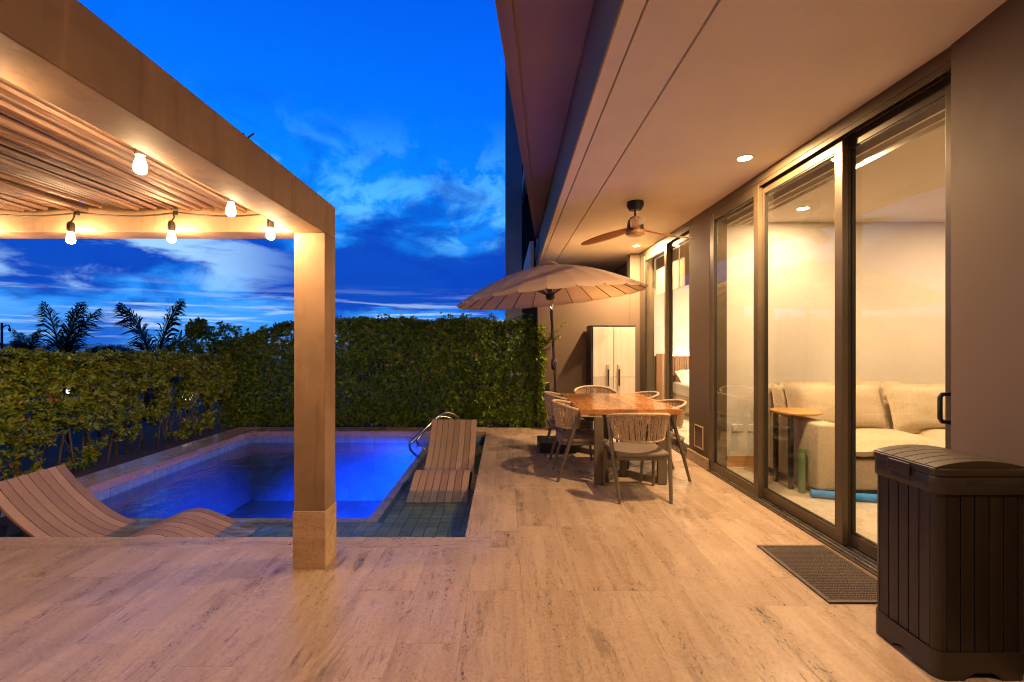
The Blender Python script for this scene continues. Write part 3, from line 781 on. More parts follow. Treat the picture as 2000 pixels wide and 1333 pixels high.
for p in side_b:
    cord.tube([(-1.375, p[1], 2.195), (p[0], p[1], p[2] + 0.10)], 0.0045, 6)
cord.build('cord', 'cord', sl, smooth=50)

# ================================================================== NEIGHBOURING BUILDING
nb = thing('neighbouring_building', (0, 0, 0), 'tall shaded building rising behind the hedge at the terrace end', 'building')
box('fin_wall', 'neigh', nb, 0.03, 0.50, 13.0, 13.3, -1.2, 13.0)
box('dark_recess', 'neigh_dark', nb, 0.51, 2.2, 13.6, 13.8, -1.2, 13.0)
MB().box(0.52, 0.60, 9.3, 13.59, 2.95, 3.5).build('slab_edge', 'neigh', nb)
MB().box(0.505, 0.58, 10.2, 13.59, 5.6, 6.1).build('slab_edge', 'neigh', nb)
MB().box(0.62, 2.2, 9.3, 13.59, 5.85, 6.05).build('upper_slab', 'neigh', nb)
box('garden_wall', 'neigh_dark', nb, -3.9, 0.02, 11.4, 11.6, -1.2, 1.95)

# ================================================================== PLANTS
def leaves_mesh(name, P, A, L, nl=7, spread=(35, 80), wid=0.38):
    """rosettes of folded leaves at points P with axes A"""
    N = len(P)
    P = np.repeat(P, nl, 0); A = np.repeat(A, nl, 0); L = np.repeat(L, nl) * rng.uniform(0.7, 1.15, N * nl)
    A = A / np.linalg.norm(A, axis=1, keepdims=True)
    ref = rng.normal(size=A.shape); sd = np.cross(A, ref); sd /= np.linalg.norm(sd, axis=1, keepdims=True)
    th = np.radians(rng.uniform(spread[0], spread[1], N * nl))[:, None]
    D = A * np.cos(th) + sd * np.sin(th)
    Wd = np.cross(D, A); Wd /= np.linalg.norm(Wd, axis=1, keepdims=True)
    Nn = np.cross(Wd, D)
    w_ = (L * wid / 2)[:, None]; l_ = L[:, None]
    v0 = P + D * l_ * 0.08
    v1 = P + D * l_ * 0.58 + Wd * w_ + Nn * w_ * 0.35
    v2 = P + D * l_ - Nn * l_ * 0.06
    v3 = P + D * l_ * 0.58 - Wd * w_ + Nn * w_ * 0.35
    V = np.stack([v0, v1, v2, v3], 1).reshape(-1, 3)
    n = N * nl
    idx = np.arange(n) * 4
    F = np.stack([idx, idx + 1, idx + 2, idx, idx + 2, idx + 3], 1).reshape(-1)
    me = bpy.data.meshes.new(name)
    me.vertices.add(len(V)); me.vertices.foreach_set('co', V.astype(np.float32).ravel())
    me.loops.add(len(F)); me.loops.foreach_set('vertex_index', F.astype(np.int32))
    me.polygons.add(n * 2); me.polygons.foreach_set('loop_start', np.arange(n * 2, dtype=np.int32) * 3)
    me.update(calc_edges=True); me.validate()
    return me
def vnoise(x, y, f, seed):
    r = np.random.default_rng(seed)
    out = np.zeros_like(x)
    for i in range(6):
        a = r.uniform(0, 2 * np.pi); k = f * r.uniform(0.5, 1.8); ph = r.uniform(0, 6.28)
        out += np.sin((x * np.cos(a) + y * np.sin(a)) * k + ph)
    return out / 6 ** 0.5 / 1.2

# tall far hedge
h1 = thing('hedge', (-2.0, 8.0, 0), 'tall dense dark green hedge across the far end of the pool', 'hedge')
h1.location = (0, 0, 0)
N = 10500
X = rng.uniform(-4.85, 0.66, N); dep = np.abs(rng.exponential(0.10, N)); dep = np.minimum(dep, 0.75)
top = 1.74 + 0.03 * vnoise(X, X * 0, 5.0, 3) - 0.45 * np.clip((-3.45 - X) / 1.4, 0, 1) ** 1.3 + 0.02 * vnoise(X, X * 0, 13.0, 44)
Z = rng.uniform(0.0, 1, N) ** 1.05 * top + 0.015
Y = 7.70 + 0.05 * vnoise(X, Z, 6.0, 5) + dep
gapn = vnoise(X, Z, 4.5, 8)
keep = (gapn > -1.15) | (rng.random(N) < 0.35)
X, Y, Z, dep, top = X[keep], Y[keep], Z[keep], dep[keep], top[keep]
A = np.stack([rng.normal(0, .45, len(X)), -1.0 + rng.normal(0, .4, len(X)), 0.45 + rng.normal(0, .45, len(X))], 1)
P1 = np.stack([X, Y, Z], 1); L1 = rng.uniform(0.050, 0.080, len(X))
# top skin
Nt = 2300
X2 = rng.uniform(-4.85, 0.64, Nt); Y2 = rng.uniform(7.68, 8.35, Nt)
Z2 = 1.74 + 0.03 * vnoise(X2, X2 * 0, 5.0, 3) - 0.45 * np.clip((-3.45 - X2) / 1.4, 0, 1) ** 1.3 + 0.02 * vnoise(X2, X2 * 0, 13.0, 44) + rng.normal(0.02, 0.025, Nt)
A2 = np.stack([rng.normal(0, .5, Nt), -.3 + rng.normal(0, .5, Nt), np.ones(Nt)], 1)
# stray shoots above the trim line
sp = []; sa = []
for i in range(60):
    xx = rng.uniform(-3.6, 0.6); hgt = rng.uniform(0.04, 0.16)
    for u in np.linspace(0, 1, 4): sp.append((xx + rng.normal(0, .015), 7.8 + rng.normal(0, .1), 1.76 + hgt * u)); sa.append((rng.normal(0, .4), rng.normal(0, .4), 1))
for u in np.linspace(0, 1, 9):   # the branch that reaches across the end wall
    sp.append((0.70 + 0.30 * u, 7.52, 1.52 + 0.22 * u)); sa.append((1, -.5, .6))
    sp.append((0.70 + 0.20 * u, 7.52, 1.45 + 0.07 * u)); sa.append((1, -.5, -.1))
# right end face
Ne = 500
Xe = 0.62 + rng.normal(0, 0.03, Ne); Ye = rng.uniform(7.55, 7.75, Ne); Ze = rng.uniform(0.05, 1.7, Ne)
Ae = np.stack([np.ones(Ne) * .6, -np.ones(Ne), rng.normal(.3, .4, Ne)], 1)
Pall = np.concatenate([P1, np.stack([X2, Y2, Z2], 1), np.array(sp), np.stack([Xe, Ye, Ze], 1)])
Aall = np.concatenate([A, A2, np.array(sa, float), Ae])
Lall = np.concatenate([L1, rng.uniform(.05, .08, Nt), rng.uniform(.045, .07, len(sp)), rng.uniform(.045, .075, Ne)])
tag(obj('foliage', leaves_mesh('foliage', Pall, Aall, Lall), 'leaf', h1), kind='stuff')
random.seed(21)
for i in range(26):
    xx = -4.6 + i * 0.2 + random.uniform(-.06, .06); yy = 7.86 + random.uniform(-.08, .12)
    MB().tube([(xx, yy, -0.02), (xx + random.uniform(-.05, .05), yy, 0.5), (xx + random.uniform(-.12, .12), yy + random.uniform(-.1, .1), 1.1), (xx + random.uniform(-.2, .2), yy + random.uniform(-.1, .1), 1.6)], [0.013, 0.011, 0.008, 0.004], 6).build('stem', 'stem', h1, smooth=True)
MB().tube([(-1.48, 7.64, 0.98), (-1.43, 7.62, 0.86)], [0.010, 0.013], 6).build('stem', 'stem', h1)
MB().tube([(-1.24, 7.64, 0.97), (-1.10, 7.63, 0.91), (-1.02, 7.68, 0.88)], [0.006, 0.008, 0.006], 6).build('stem', 'stem', h1)

# low open hedge along the left of the pool
h2 = thing('hedge', (-4.9, 5.0, 0), 'low yellow green hedge with bare stems along the left pool edge', 'hedge')
h2.location = (0, 0, 0)
N = 5200
Y = rng.uniform(2.6, 7.75, N); dep = np.minimum(np.abs(rng.exponential(0.09, N)), 0.36)
top = 1.26 - (Y - 4.1) * 0.033 + 0.035 * vnoise(Y, Y * 0, 7.0, 13)
u = rng.random(N)
Z = np.where(rng.random(N) < 0.80, 0.42 + (top - 0.42) * u ** 0.75, 0.05 + 0.45 * u)
gap = vnoise(Y * 1.0, Z, 9.0, 31)
thr = np.where(Z > top - 0.22, -1.6, np.where(Z > 0.62, -0.45, np.where(Z > 0.45, -0.25, 0.40)))
thr = np.where((Y < 4.6) & (Z < 0.45), -0.9, thr)
keep = gap > thr
Y, Z, dep = Y[keep], Z[keep], dep[keep]
X = -4.60 + 0.05 * vnoise(Y, Z, 6.0, 15) - dep
A = np.stack([0.8 + rng.normal(0, .4, len(X)), -0.4 + rng.normal(0, .45, len(X)), 0.5 + rng.normal(0, .4, len(X))], 1)
Nt = 1500
Y2 = rng.uniform(2.6, 7.7, Nt); X2 = -4.58 - rng.uniform(0, .36, Nt)
Z2 = 1.26 - (Y2 - 4.1) * 0.033 + 0.035 * vnoise(Y2, Y2 * 0, 7.0, 13) + rng.normal(0.01, .025, Nt)
A2 = np.stack([.3 + rng.normal(0, .4, Nt), -.2 + rng.normal(0, .4, Nt), np.ones(Nt)], 1)
Pall = np.concatenate([np.stack([X, Y, Z], 1), np.stack([X2, Y2, Z2], 1)]); Aall = np.concatenate([A, A2])
Lall = rng.uniform(.052, .088, len(Pall))
tag(obj('foliage', leaves_mesh('foliage', Pall, Aall, Lall), 'leaf2', h2), kind='stuff')
random.seed(5)
for i in range(44):
    yy = 3.5 + i * 0.097 + random.uniform(-.05, .05); xx = -4.68 - random.uniform(0, .28)
    lean = random.uniform(-.14, .14)
    pts = [(xx, yy, -0.02), (xx + random.uniform(-.02, .02), yy + lean * .4, .22), (xx + random.uniform(-.05, .05), yy + lean * 1.0, .5), (xx + random.uniform(-.06, .06), yy + lean * 1.3, .8), (xx, yy + lean * 1.5, 1.05)]
    r0 = random.uniform(0.006, 0.012)
    s_ = MB().tube(pts, [r0, r0 * .9, r0 * .75, r0 * .55, r0 * .3], 6)
    for q in range(2):
        b = Vector(pts[1 + q]); s_.tube([b, b + Vector((random.uniform(-.06, .08), random.uniform(-.16, .16), random.uniform(.15, .3)))], [r0 * .6, r0 * .3], 5)
    s_.build('stem', 'stem', h2, smooth=True)

# palms beyond the garden
def frond_mesh(seed, length, e0, droop, nl=64):
    r = random.Random(seed); m = MB()
    pts = []
    p = Vector((0, 0, 0)); e = e0
    segs = 14
    for i in range(segs + 1):
        pts.append(p.copy()); p = p + Vector((math.cos(e), 0, math.sin(e))) * length / segs; e -= droop / segs * (0.5 + i / segs)
    m.tube(pts, [0.028 * (1 - i / (segs + 1)) + 0.004 for i in range(segs + 1)], 5)
    for k in range(nl):
        u = 0.14 + 0.86 * k / nl
        f = u * segs; i = min(int(f), segs - 1); c = pts[i].lerp(pts[i + 1], f - i)
        t = (pts[i + 1] - pts[i]).normalized(); up = Vector((-t.z, 0, t.x))
        ll = length * 0.34 * math.sin(math.pi * (0.18 + 0.78 * u)) * r.uniform(.85, 1.1)
        for s_ in (-1, 1):
            d = (Vector((0, s_, 0)) * r.uniform(.45, .75) + t * r.uniform(.6, 1.0) + up * r.uniform(-.3, .2)).normalized()
            tip_ = c + d * ll - Vector((0, 0, ll * r.uniform(.2, .6)))
            mid = c + d * ll * .5
            wv = t * length * 0.0058
            m.add([c - wv, c + wv, mid + wv * 1.3, tip_, mid - wv * 1.3], [(0, 1, 2, 4), (4, 2, 3)])
    return m.mesh('frond', recalc=False)
fr = [frond_mesh(i, 2.0, R(a), R(b)) for i, (a, b) in enumerate(((84, 22), (66, 62), (46, 86), (28, 96), (75, 38), (14, 70)))]
for f_ in fr: f_.materials.append(M['palm'])
def palm(loc, crown_z, scale, fronds, label, group='coconut palms beyond the low hedge', seed=0):
    t = thing('coconut_palm', loc, label, 'palm tree', group)
    MB().tube([(0, 0, -1.2 - loc[2]), (0.05, 0, -0.4), (0.0, 0.0, crown_z + 0.1)], [0.13, 0.10, 0.08], 9).build('trunk', 'trunk', t, smooth=True)
    for i, (k, az, tilt) in enumerate(fronds):
        o = obj('frond', fr[k], None, t)
        o.matrix_local = Matrix.Translation((0, 0, crown_z)) @ Matrix.Rotation(R(az), 4, 'Z') @ Matrix.Rotation(R(tilt), 4, 'Y') @ Matrix.Scale(scale, 4)
full = [(0, 10, 0), (0, 190, 4), (4, 150, 0), (4, 330, 0), (1, 20, 0), (1, 160, 0), (1, 250, 0), (1, 300, 0), (2, 0, 0), (2, 180, 0), (2, 90, 0), (2, 220, 0), (3, 200, 0), (3, 340, 0), (3, 60, 0), (5, 170, 0), (5, 10, 0)]
palm((-13.6, 14.0, 0), 0.55, 1.12, [(0, 175, 2), (0, 0, 3), (0, 90, 0), (4, 5, 0), (3, 0, -6), (3, 180, 0), (5, 180, -6), (2, 20, 0), (5, 10, -12)], 'narrow upright palm left of the wide spreading palm')
palm((-10.0, 13.0, 0), 0.62, 1.10, [(4, 180, -3), (4, 178, 0), (0, 0, 6), (0, 20, 5), (1, 0, 6), (2, 180, 0), (2, 0, 8), (3, 180, 0), (3, 0, 0), (5, 0, -12), (5, 180, -12), (3, 200, -5), (3, 340, -8)], 'wide spreading palm above the middle of the low hedge')
palm((-22.5, 21.5, 0), 0.30, 0.95, full, 'small dark palm beside the leaning street lamp post')
palm((-12.2, 15.5, 0), 0.10, 0.80, [(3, 0, 0), (3, 180, 0), (5, 0, 0), (5, 180, 0), (2, 180, 0), (2, 0, 0)], 'low arching palm between the two tall palms')
palm((-8.8, 15.0, 0), 0.60, 0.62, full, 'small palm beside the broadleaf tree behind the hedge corner')
# broadleaf shrub tree behind the hedge corner
bt_ = thing('broadleaf_tree', (-6.2, 9.4, 0), 'broadleaf tree crown rising behind the left end of tall hedge', 'tree')
MB().tube([(0, 0, -1.2), (0.05, 0, 0.2), (0.1, 0, 1.2)], [0.07, 0.06, 0.03], 8).build('trunk', 'stem', bt_, smooth=True)
N = 900
C = np.array([[0.0, 0, 1.35], [-0.45, .1, 1.22], [0.45, 0, 1.5], [-.15, 0, 1.72], [0.9, 0, 1.3], [-.9, 0, .95], [.2, 0, .95]]); rad = np.array([.38, .28, .34, .18, .35, .28, .4])
ci = rng.integers(0, len(C), N); dirs = rng.normal(size=(N, 3)); dirs /= np.linalg.norm(dirs, axis=1, keepdims=True)
Pp = C[ci] + dirs * (rad[ci] * rng.uniform(.5, 1.05, N))[:, None]
tag(obj('crown', leaves_mesh('crown', Pp, dirs + np.array([0, 0, .4]), rng.uniform(.07, .11, N)), 'leaf', bt_), kind='stuff')

# street lamp post
st = thing('street_lamp', (-27.6, 25.0, -1.2), 'thin street lamp post with curved arm at the far left', 'street lamp')
MB().tube([(0, 0, 0), (0, 0, 3.75)], [0.06, 0.05], 8).build('post', 'street', st, smooth=40)
MB().tube([(0, 0, 3.45), (0.10, 0, 3.55), (0.22, 0, 3.62), (0.36, 0, 3.62), (0.43, 0, 3.54), (0.43, 0, 3.46)], 0.03, 6).build('arm', 'street', st, smooth=True)
MB().lathe([(0.02, 0.02), (0.07, -0.05), (0.05, -0.16), (0.01, -0.2)], 10, (0.43, 0, 3.46)).build('lamp_head', 'street', st, smooth=True)
# garden lamps glimpsed through the low hedge
for (lx, ly, lz, hw, lab) in ((-6.55, 9.4, 0.32, 0.10, 'white garden lamp glimpsed through the hedge stems nearest the corner'), (-8.0, 9.0, 0.30, 0.045, 'small garden lamp glimpsed through the middle of the low hedge'), (-9.2, 9.6, 0.40, 0.04, 'small garden lamp glimpsed through the left part of low hedge')):
    t = thing('garden_lamp', (lx, ly, -1.2), lab, 'garden lamp', 'garden lamps behind the low hedge')
    MB().tube([(0, 0, 0), (0, 0, lz + 1.2 - hw)], 0.03, 8).build('post', 'street', t, smooth=40)
    MB().lathe([(0.02, -hw), (hw * .8, -hw * .6), (hw, 0), (hw * .8, hw * .6), (0.02, hw)], 14, (0, 0, lz + 1.2)).build('globe', 'lampglow', t, smooth=True)

# ================================================================== LOUNGERS
prof = [(0.0, 0.335), (0.10, 0.215), (0.20, 0.110), (0.32, 0.005), (0.44, -0.080), (0.56, -0.140), (0.68, -0.172), (0.80, -0.176), (0.90, -0.150), (1.00, -0.105),
        (1.10, -0.068), (1.19, -0.055), (1.28, -0.066), (1.38, -0.102), (1.50, -0.150), (1.62, -0.192), (1.74, -0.222)]
def crom(pr, n=3):
    out = []
    for i in range(len(pr) - 1):
        p0 = Vector(pr[max(i - 1, 0)]); p1 = Vector(pr[i]); p2 = Vector(pr[i + 1]); p3 = Vector(pr[min(i + 2, len(pr) - 1)])
        for k in range(n):
            t = k / n
            out.append(0.5 * ((2 * p1) + (p2 - p0) * t + (2 * p0 - 5 * p1 + 4 * p2 - p3) * t * t + (3 * p1 - p0 - 3 * p2 + p3) * t ** 3))
    out.append(Vector(pr[-1])); return out
pc = crom(prof)
def ribbon(y0, y1, off, th):
    m = MB(); n = len(pc); vs = []
    for i, p in enumerate(pc):
        t = (pc[min(i + 1, n - 1)] - pc[max(i - 1, 0)]).normalized(); nn = Vector((-t.y, t.x))
        a = p + nn * off; b = p + nn * (off - th)
        vs += [(a.x, y0, a.y), (a.x, y1, a.y), (b.x, y1, b.y), (b.x, y0, b.y)]
    fs = []
    for i in range(n - 1):
        for k in range(4): fs.append((i * 4 + k, i * 4 + (k + 1) % 4, (i + 1) * 4 + (k + 1) % 4, (i + 1) * 4 + k))
    fs += [(0, 1, 2, 3), ((n - 1) * 4 + 3, (n - 1) * 4 + 2, (n - 1) * 4 + 1, (n - 1) * 4)]
    return m.add(vs, fs)
def lounger(loc, rz, label):
    t = thing('pool_lounger', loc, label, 'lounger', 'slatted loungers standing on the pool ledge', rz)
    wdt = 0.63; nsl = 8; pitch = wdt / nsl
    for k in range(nsl):
        ya = -wdt / 2 + k * pitch + 0.0035
        ribbon(ya, ya + pitch - 0.007, 0.0, 0.018).build('slat', 'lounger', t, smooth=30)
    for s_ in (-1, 1):
        yy = s_ * (wdt / 2 - 0.05)
        ribbon(yy - 0.016, yy + 0.016, -0.0195, 0.035).build('side_rail', 'lounger_dark', t, smooth=30)
        MB().bar((0.06, yy, 0.225), (-0.02, yy, -0.238), 0.03, 0.045, (0, 1, 0)).build('leg', 'lounger_dark', t)
        MB().bar((0.06, yy + s_ * -0.033, 0.20), (0.40, yy + s_ * -0.033, -0.238), 0.03, 0.045, (0, 1, 0)).build('leg', 'lounger_dark', t)
        MB().bar((1.10, yy, -0.12), (1.10, yy, -0.238), 0.03, 0.06, (0, 1, 0)).build('leg', 'lounger_dark', t)
    return t
lounger((-3.90, 3.72, 0.0), 0.0, 'slatted lounger in the near left pool ledge, cut by the frame')
lounger((-0.70, 6.40, 0.0), R(-90), 'slatted lounger facing the camera on the right pool ledge')

# handrail of the pool steps
hr = thing('pool_handrail', (-1.2, 7.0, SHZ), 'curved stainless steel double handrail behind the right hand lounger', 'handrail')
hr.location = (0, 0, 0)
def zpt(zx, zy, Y):
    px = 780 + zx / 6.667; py = 790 + zy / 6.667; s_ = Y / 889
    return ((px - 985) * s_, Y, 1.4 - (py - 672) * s_)
r1 = [(775, 350, 7.3), (783, 260, 7.28), (778, 212, 7.24), (755, 165, 7.18), (705, 125, 7.12), (640, 108, 7.06), (570, 120, 7.0), (500, 165, 6.95), (400, 262, 6.86), (280, 372, 6.76), (165, 482, 6.62), (140, 510, 6.58), (130, 545, 6.53), (150, 605, 6.48), (215, 665, 6.43), (320, 745, 6.36)]
r2 = [(715, 340, 7.42), (722, 270, 7.42), (714, 238, 7.4), (660, 180, 7.38), (590, 155, 7.36), (520, 166, 7.33), (440, 224, 7.28), (340, 330, 7.22), (245, 440, 7.16), (226, 470, 7.13), (230, 505, 7.10), (255, 535, 7.07), (335, 600, 7.0)]
for rl in (r1, r2):
    MB().tube([zpt(*q) for q in rl], 0.019, 10).build('rail', 'chrome', hr, smooth=True)

# ================================================================== DINING SET
tb = thing('dining_table', (1.255, 5.235, 0), 'rectangular acacia dining table with metal legs under the ceiling fan', 'table')
TX0, TX1, TY0, TY1 = -0.505, 0.505, -0.725, 0.725
nb_ = 7; bw = (TX1 - TX0) / nb_
for k in range(nb_):
    MB().box(-bw / 2 + 0.0003, bw / 2 - 0.0003, TY0, TY1, 0.698, 0.75).build('tabletop_board', 'table', tb, 0.0012).location = (TX0 + (k + 0.5) * bw, 0, 0)
MB().box(-0.40, 0.40, -0.62, 0.62, 0.672, 0.6975).build('apron', 'taupe_metal', tb)
for sy in (-1, 1):
    yo = sy * 0.70; yi = sy * 0.42
    for sx in (-1, 1):
        MB().box(sx * 0.315 - 0.045, sx * 0.315 + 0.045, yo - 0.02, yo + 0.02, 0.004, 0.6715).build('leg', 'taupe_metal', tb, 0.003)
        MB().bar((sx * 0.27, yo - sy * 0.03, 0.035), (sx * 0.03, yi, 0.035), 0.06, 0.03, (0, 0, 1)).build('foot_stretcher', 'taupe_metal', tb)
        MB().box(sx * 0.315 - 0.038, sx * 0.315 + 0.038, yo - 0.018, yo + 0.018, 0.0, 0.0038).build('foot_pad', 'black', tb)
    MB().box(-0.03, 0.03, yi - 0.03, yi + 0.03, 0.004, 0.6715).build('inner_leg', 'taupe_metal', tb, 0.003)

def make_chair(label):
    t = thing('dining_chair', (0, 0, 0), label, 'chair', 'rope back chairs around the dining table')
    # local +y is the way the sitter faces
    seat = MB()
    poly = [(-0.245, 0.24), (0.245, 0.24), (0.235, -0.20), (0.15, -0.245), (-0.15, -0.245), (-0.235, -0.20)]
    seat.prism(poly, 0.398, 0.434).build('seat_cushion', 'seat', t, 0.012, 3, smooth=50)
    MB().prism([(x * .97, y * .97) for x, y in poly], 0.370, 0.397).build('seat_frame', 'taupe_metal', t, 0.004)
    for s_ in (-1, 1):
        MB().tube([(s_ * 0.276, -0.055, 0.715), (s_ * 0.262, -0.12, 0.50), (s_ * 0.248, -0.19, 0.28), (s_ * 0.226, -0.27, 0.0)], [0.016, 0.020, 0.019, 0.014], 6).build('leg', 'taupe_metal', t, smooth=40)
        MB().tube([(s_ * 0.238, 0.20, 0.39), (s_ * 0.240, 0.215, 0.25), (s_ * 0.242, 0.235, 0.0)], [0.020, 0.018, 0.013], 6).build('leg', 'taupe_metal', t, smooth=40)
    # barrel back: rails and strung rope
    def pt(a, lo):
        th = a * R(80)
        if lo: return Vector((0.238 * math.sin(th), -0.02 - 0.235 * math.cos(th), 0.535 + 0.015 * abs(a) ** 2))
        return Vector((0.288 * math.sin(th), 0.0 - 0.295 * math.cos(th), 0.785 - 0.055 * abs(a) ** 2.2))
    ns = 33
    topr = [pt(-1 + 2 * i / (ns - 1), False) for i in range(ns)]; botr = [pt(-1 + 2 * i / (ns - 1), True) for i in range(ns)]
    MB().tube(topr, 0.0155, 8).build('top_rail', 'rope', t, smooth=True)
    MB().tube(botr, 0.012, 8).build('lower_rail', 'rope', t, smooth=True)
    rp = MB(); nst = 112; rs = random.Random(2)
    for i in range(nst):
        a = -0.99 + 1.98 * i / (nst - 1); sh = rs.choice((-0.055, 0.055, 0.03, -0.03, 0.0))
        b = max(-1, min(1, a + sh)); dpt = rs.uniform(-0.006, 0.006)
        p, q = pt(a, False), pt(b, True)
        nrm = Vector((p.x, p.y, 0)).normalized() * dpt
        rp.tube([p + nrm, (p + q) / 2 + nrm * 1.4, q + nrm], 0.0052, 5, caps=False)
    rp.build('rope_weave', 'rope', t, smooth=True)
    for s_ in (-1, 1):
        a, b = pt(s_, False), pt(s_, True)
        MB().tube([a, b], 0.013, 6).build('arm_post', 'taupe_metal', t)
    return t
ch = make_chair('rope back chair at the near table end, back to the camera')
ch.location = (1.23, 4.25, 0); ch.rotation_euler.z = R(1)
for (x, y, a, lab) in ((0.81, 4.84, -90, 'rope back chair nearest the pool on the table side by the hedge'),
                       (0.80, 5.70, -87, 'far rope back chair on the pool side, beside the umbrella pole'),
                       (1.26, 6.28, 180, 'rope back chair at the far table end, before the cabinet'),
                       (1.62, 4.86, 90, 'near rope back chair between table and glass doors'),
                       (1.62, 5.70, 92, 'far rope back chair between table and bedroom doors')):
    c = copy_tree(ch); c.location = (x, y, 0); c.rotation_euler.z = R(a); c['label'] = lab

# ================================================================== UMBRELLA
um = thing('patio_umbrella', (0.72, 6.05, 0), 'taupe round patio umbrella tilted towards the pool beside the table', 'umbrella')
bs = MB().box(-0.27, 0.21, -0.24, 0.24, 0.004, 0.135).build('base', 'black', um, 0.012)
MB().lathe([(0.032, 0.1355), (0.032, 0.30), (0.028, 0.305)], 14).build('base_sleeve', 'black', um, smooth=40)
topx, topz = -0.10, 1.93
pole_pts = [(0.0, 0, 0.14), (topx * 0.5, 0, 1.05), (topx, 0, topz)]
MB().tube(pole_pts, 0.0195, 12).build('pole', 'pole', um, smooth=40)
MB().tube([(topx * .94, 0, topz - 0.075), (topx * 1.0, 0, topz + 0.0)], 0.024, 12).build('tilt_joint', 'chrome', um, smooth=40)
cr = MB().lathe([(0.028, -0.075), (0.038, -0.06), (0.042, 0.0), (0.036, 0.06), (0.026, 0.075)], 12, (topx * 0.58, 0, 1.13)).build('crank_housing', 'pole', um, smooth=40)
MB().tube([(topx * 0.58, -0.03, 1.13), (topx * 0.58, -0.075, 1.13), (topx * 0.58 - 0.02, -0.08, 1.07)], 0.009, 8).build('crank_handle', 'black', cr, smooth=True)
NR = 24; RAD = 1.235
TILT = Matrix.Translation((topx - 0.01, 0, 2.02)) @ Matrix.Rotation(R(-5.4), 4, 'Y')
def dome(r): return 0.415 * (1 - (r / RAD) ** 1.75)
def gore():
    m = MB(); rows = 12; h = math.pi / NR
    vs = []
    for side in (0,):
        for i in range(rows + 1):
            r = 0.05 + (RAD - 0.05) * i / rows
            for j, u in enumerate((-1, -0.5, 0, 0.5, 1)):
                sag = 0.010 * (1 - u * u) * (r / RAD)
                rr = r * (1 - 0.012 * (1 - u * u) * (i == rows))
                vs.append((rr * math.cos(u * h), rr * math.sin(u * h), dome(r) - sag - side * 0.003))
    n5 = 5; off = (rows + 1) * n5; fs = []
    for i in range(rows):
        for j in range(4):
            a = i * n5 + j
            fs.append((a, a + n5, a + n5 + 1, a + 1))
    # a turned-down hem gives the edge its thickness
    hb_ = len(vs)
    for j in range(5):
        x_, y_, z_ = vs[rows * n5 + j]; vs.append((x_ * 1.002, y_ * 1.002, z_ - 0.022))
    for j in range(4):
        a = rows * n5 + j; fs.append((a, hb_ + j, hb_ + j + 1, a + 1))
    return m.add(vs, fs).mesh('canopy_panel', smooth=True, recalc=False)
gm = gore(); gm.materials.append(M['canopy'])
rib = MB().tube([(0.04, 0, dome(0.04) - 0.014)] + [(r, 0, dome(r) - 0.012) for r in np.linspace(0.15, RAD + 0.01, 9)], 0.0055, 6).mesh('rib', smooth=True); rib.materials.append(M['pole'])
strut = MB().tube([(0.045, 0, 0.03), (0.52, 0, dome(0.52) - 0.02)], 0.0045, 6).mesh('strut'); strut.materials.append(M['pole'])
for k in range(NR):
    Rz = Matrix.Rotation(2 * math.pi * k / NR, 4, 'Z')
    obj('canopy_panel', gm, None, um, TILT @ Rz)
    ro = obj('rib', rib, None, um, TILT @ Matrix.Rotation(2 * math.pi * (k + 0.5) / NR, 4, 'Z'))
    obj('strut', strut, None, ro)
hubm = MB().lathe([(0.03, -0.04), (0.06, -0.02), (0.06, 0.045), (0.03, 0.06), (0.02, 0.40)], 16).mesh('hub', smooth=40)
obj('hub', hubm, 'pole', um, TILT)
capm = MB().lathe([(0.16, 0.398), (0.15, 0.425), (0.10, 0.462), (0.05, 0.478), (0.02, 0.50), (0.004, 0.505)], 24).mesh('top_cap', smooth=True)
obj('top_cap', capm, 'canopy', um, TILT)

# ================================================================== CABINET, WALL LAMP
cb = thing('storage_cabinet', (1.72, 7.38, 0), 'tall grey storage cabinet with dark frame against the end wall', 'cabinet')
CW, CD, CHt = 0.35, 0.20, 1.69
c_ = MB().box(-CW, CW, -CD + 0.02, CD, 0.004, CHt).build('carcass', 'cab_frame', cb, 0.006)
MB().box(-CW - 0.004, CW + 0.004, -CD - 0.004, CD, CHt - 0.022, CHt + 0.004).build('top_panel', 'cab_frame', cb, 0.004)
MB().box(-CW, -CW + 0.026, -CD, -CD + 0.0195, 0.02, CHt - 0.023).build('side_frame', 'cab_frame', cb)
for s_ in (-1, 1):
    xa, xb = (-CW + 0.03, -0.003) if s_ < 0 else (0.003, CW - 0.006)
    for za, zb in ((0.05, 0.875), (0.88, CHt - 0.026)):
        MB().box(xa, xb, -CD - 0.006, -CD + 0.019, za, zb).build('door_panel', 'cab', cb, 0.003)
    hx = s_ * 0.085
    hd = MB().box(hx - 0.024, hx + 0.024, -CD - 0.028, -CD - 0.0065, 0.66, 1.08).build('handle', 'cab_handle', cb, 0.004)
    MB().box(hx - 0.012, hx + 0.012, -CD - 0.031, -CD - 0.0285, 0.74, 1.00).build('handle_recess', 'black', hd)
wl = thing('wall_lamp', (0.70, 7.60, 0.66), 'dark louvred wall lamp low on the end wall by the hedge', 'wall lamp')
MB().box(-0.06, 0.06, 0.0, 0.019, -0.09, 0.09).build('back_plate', 'black', wl, 0.004)
for k in range(5): MB().box(-0.055, 0.055, -0.05, -0.0005, -0.075 + k * 0.034, -0.058 + k * 0.034).build('louvre', 'cab_frame', wl)

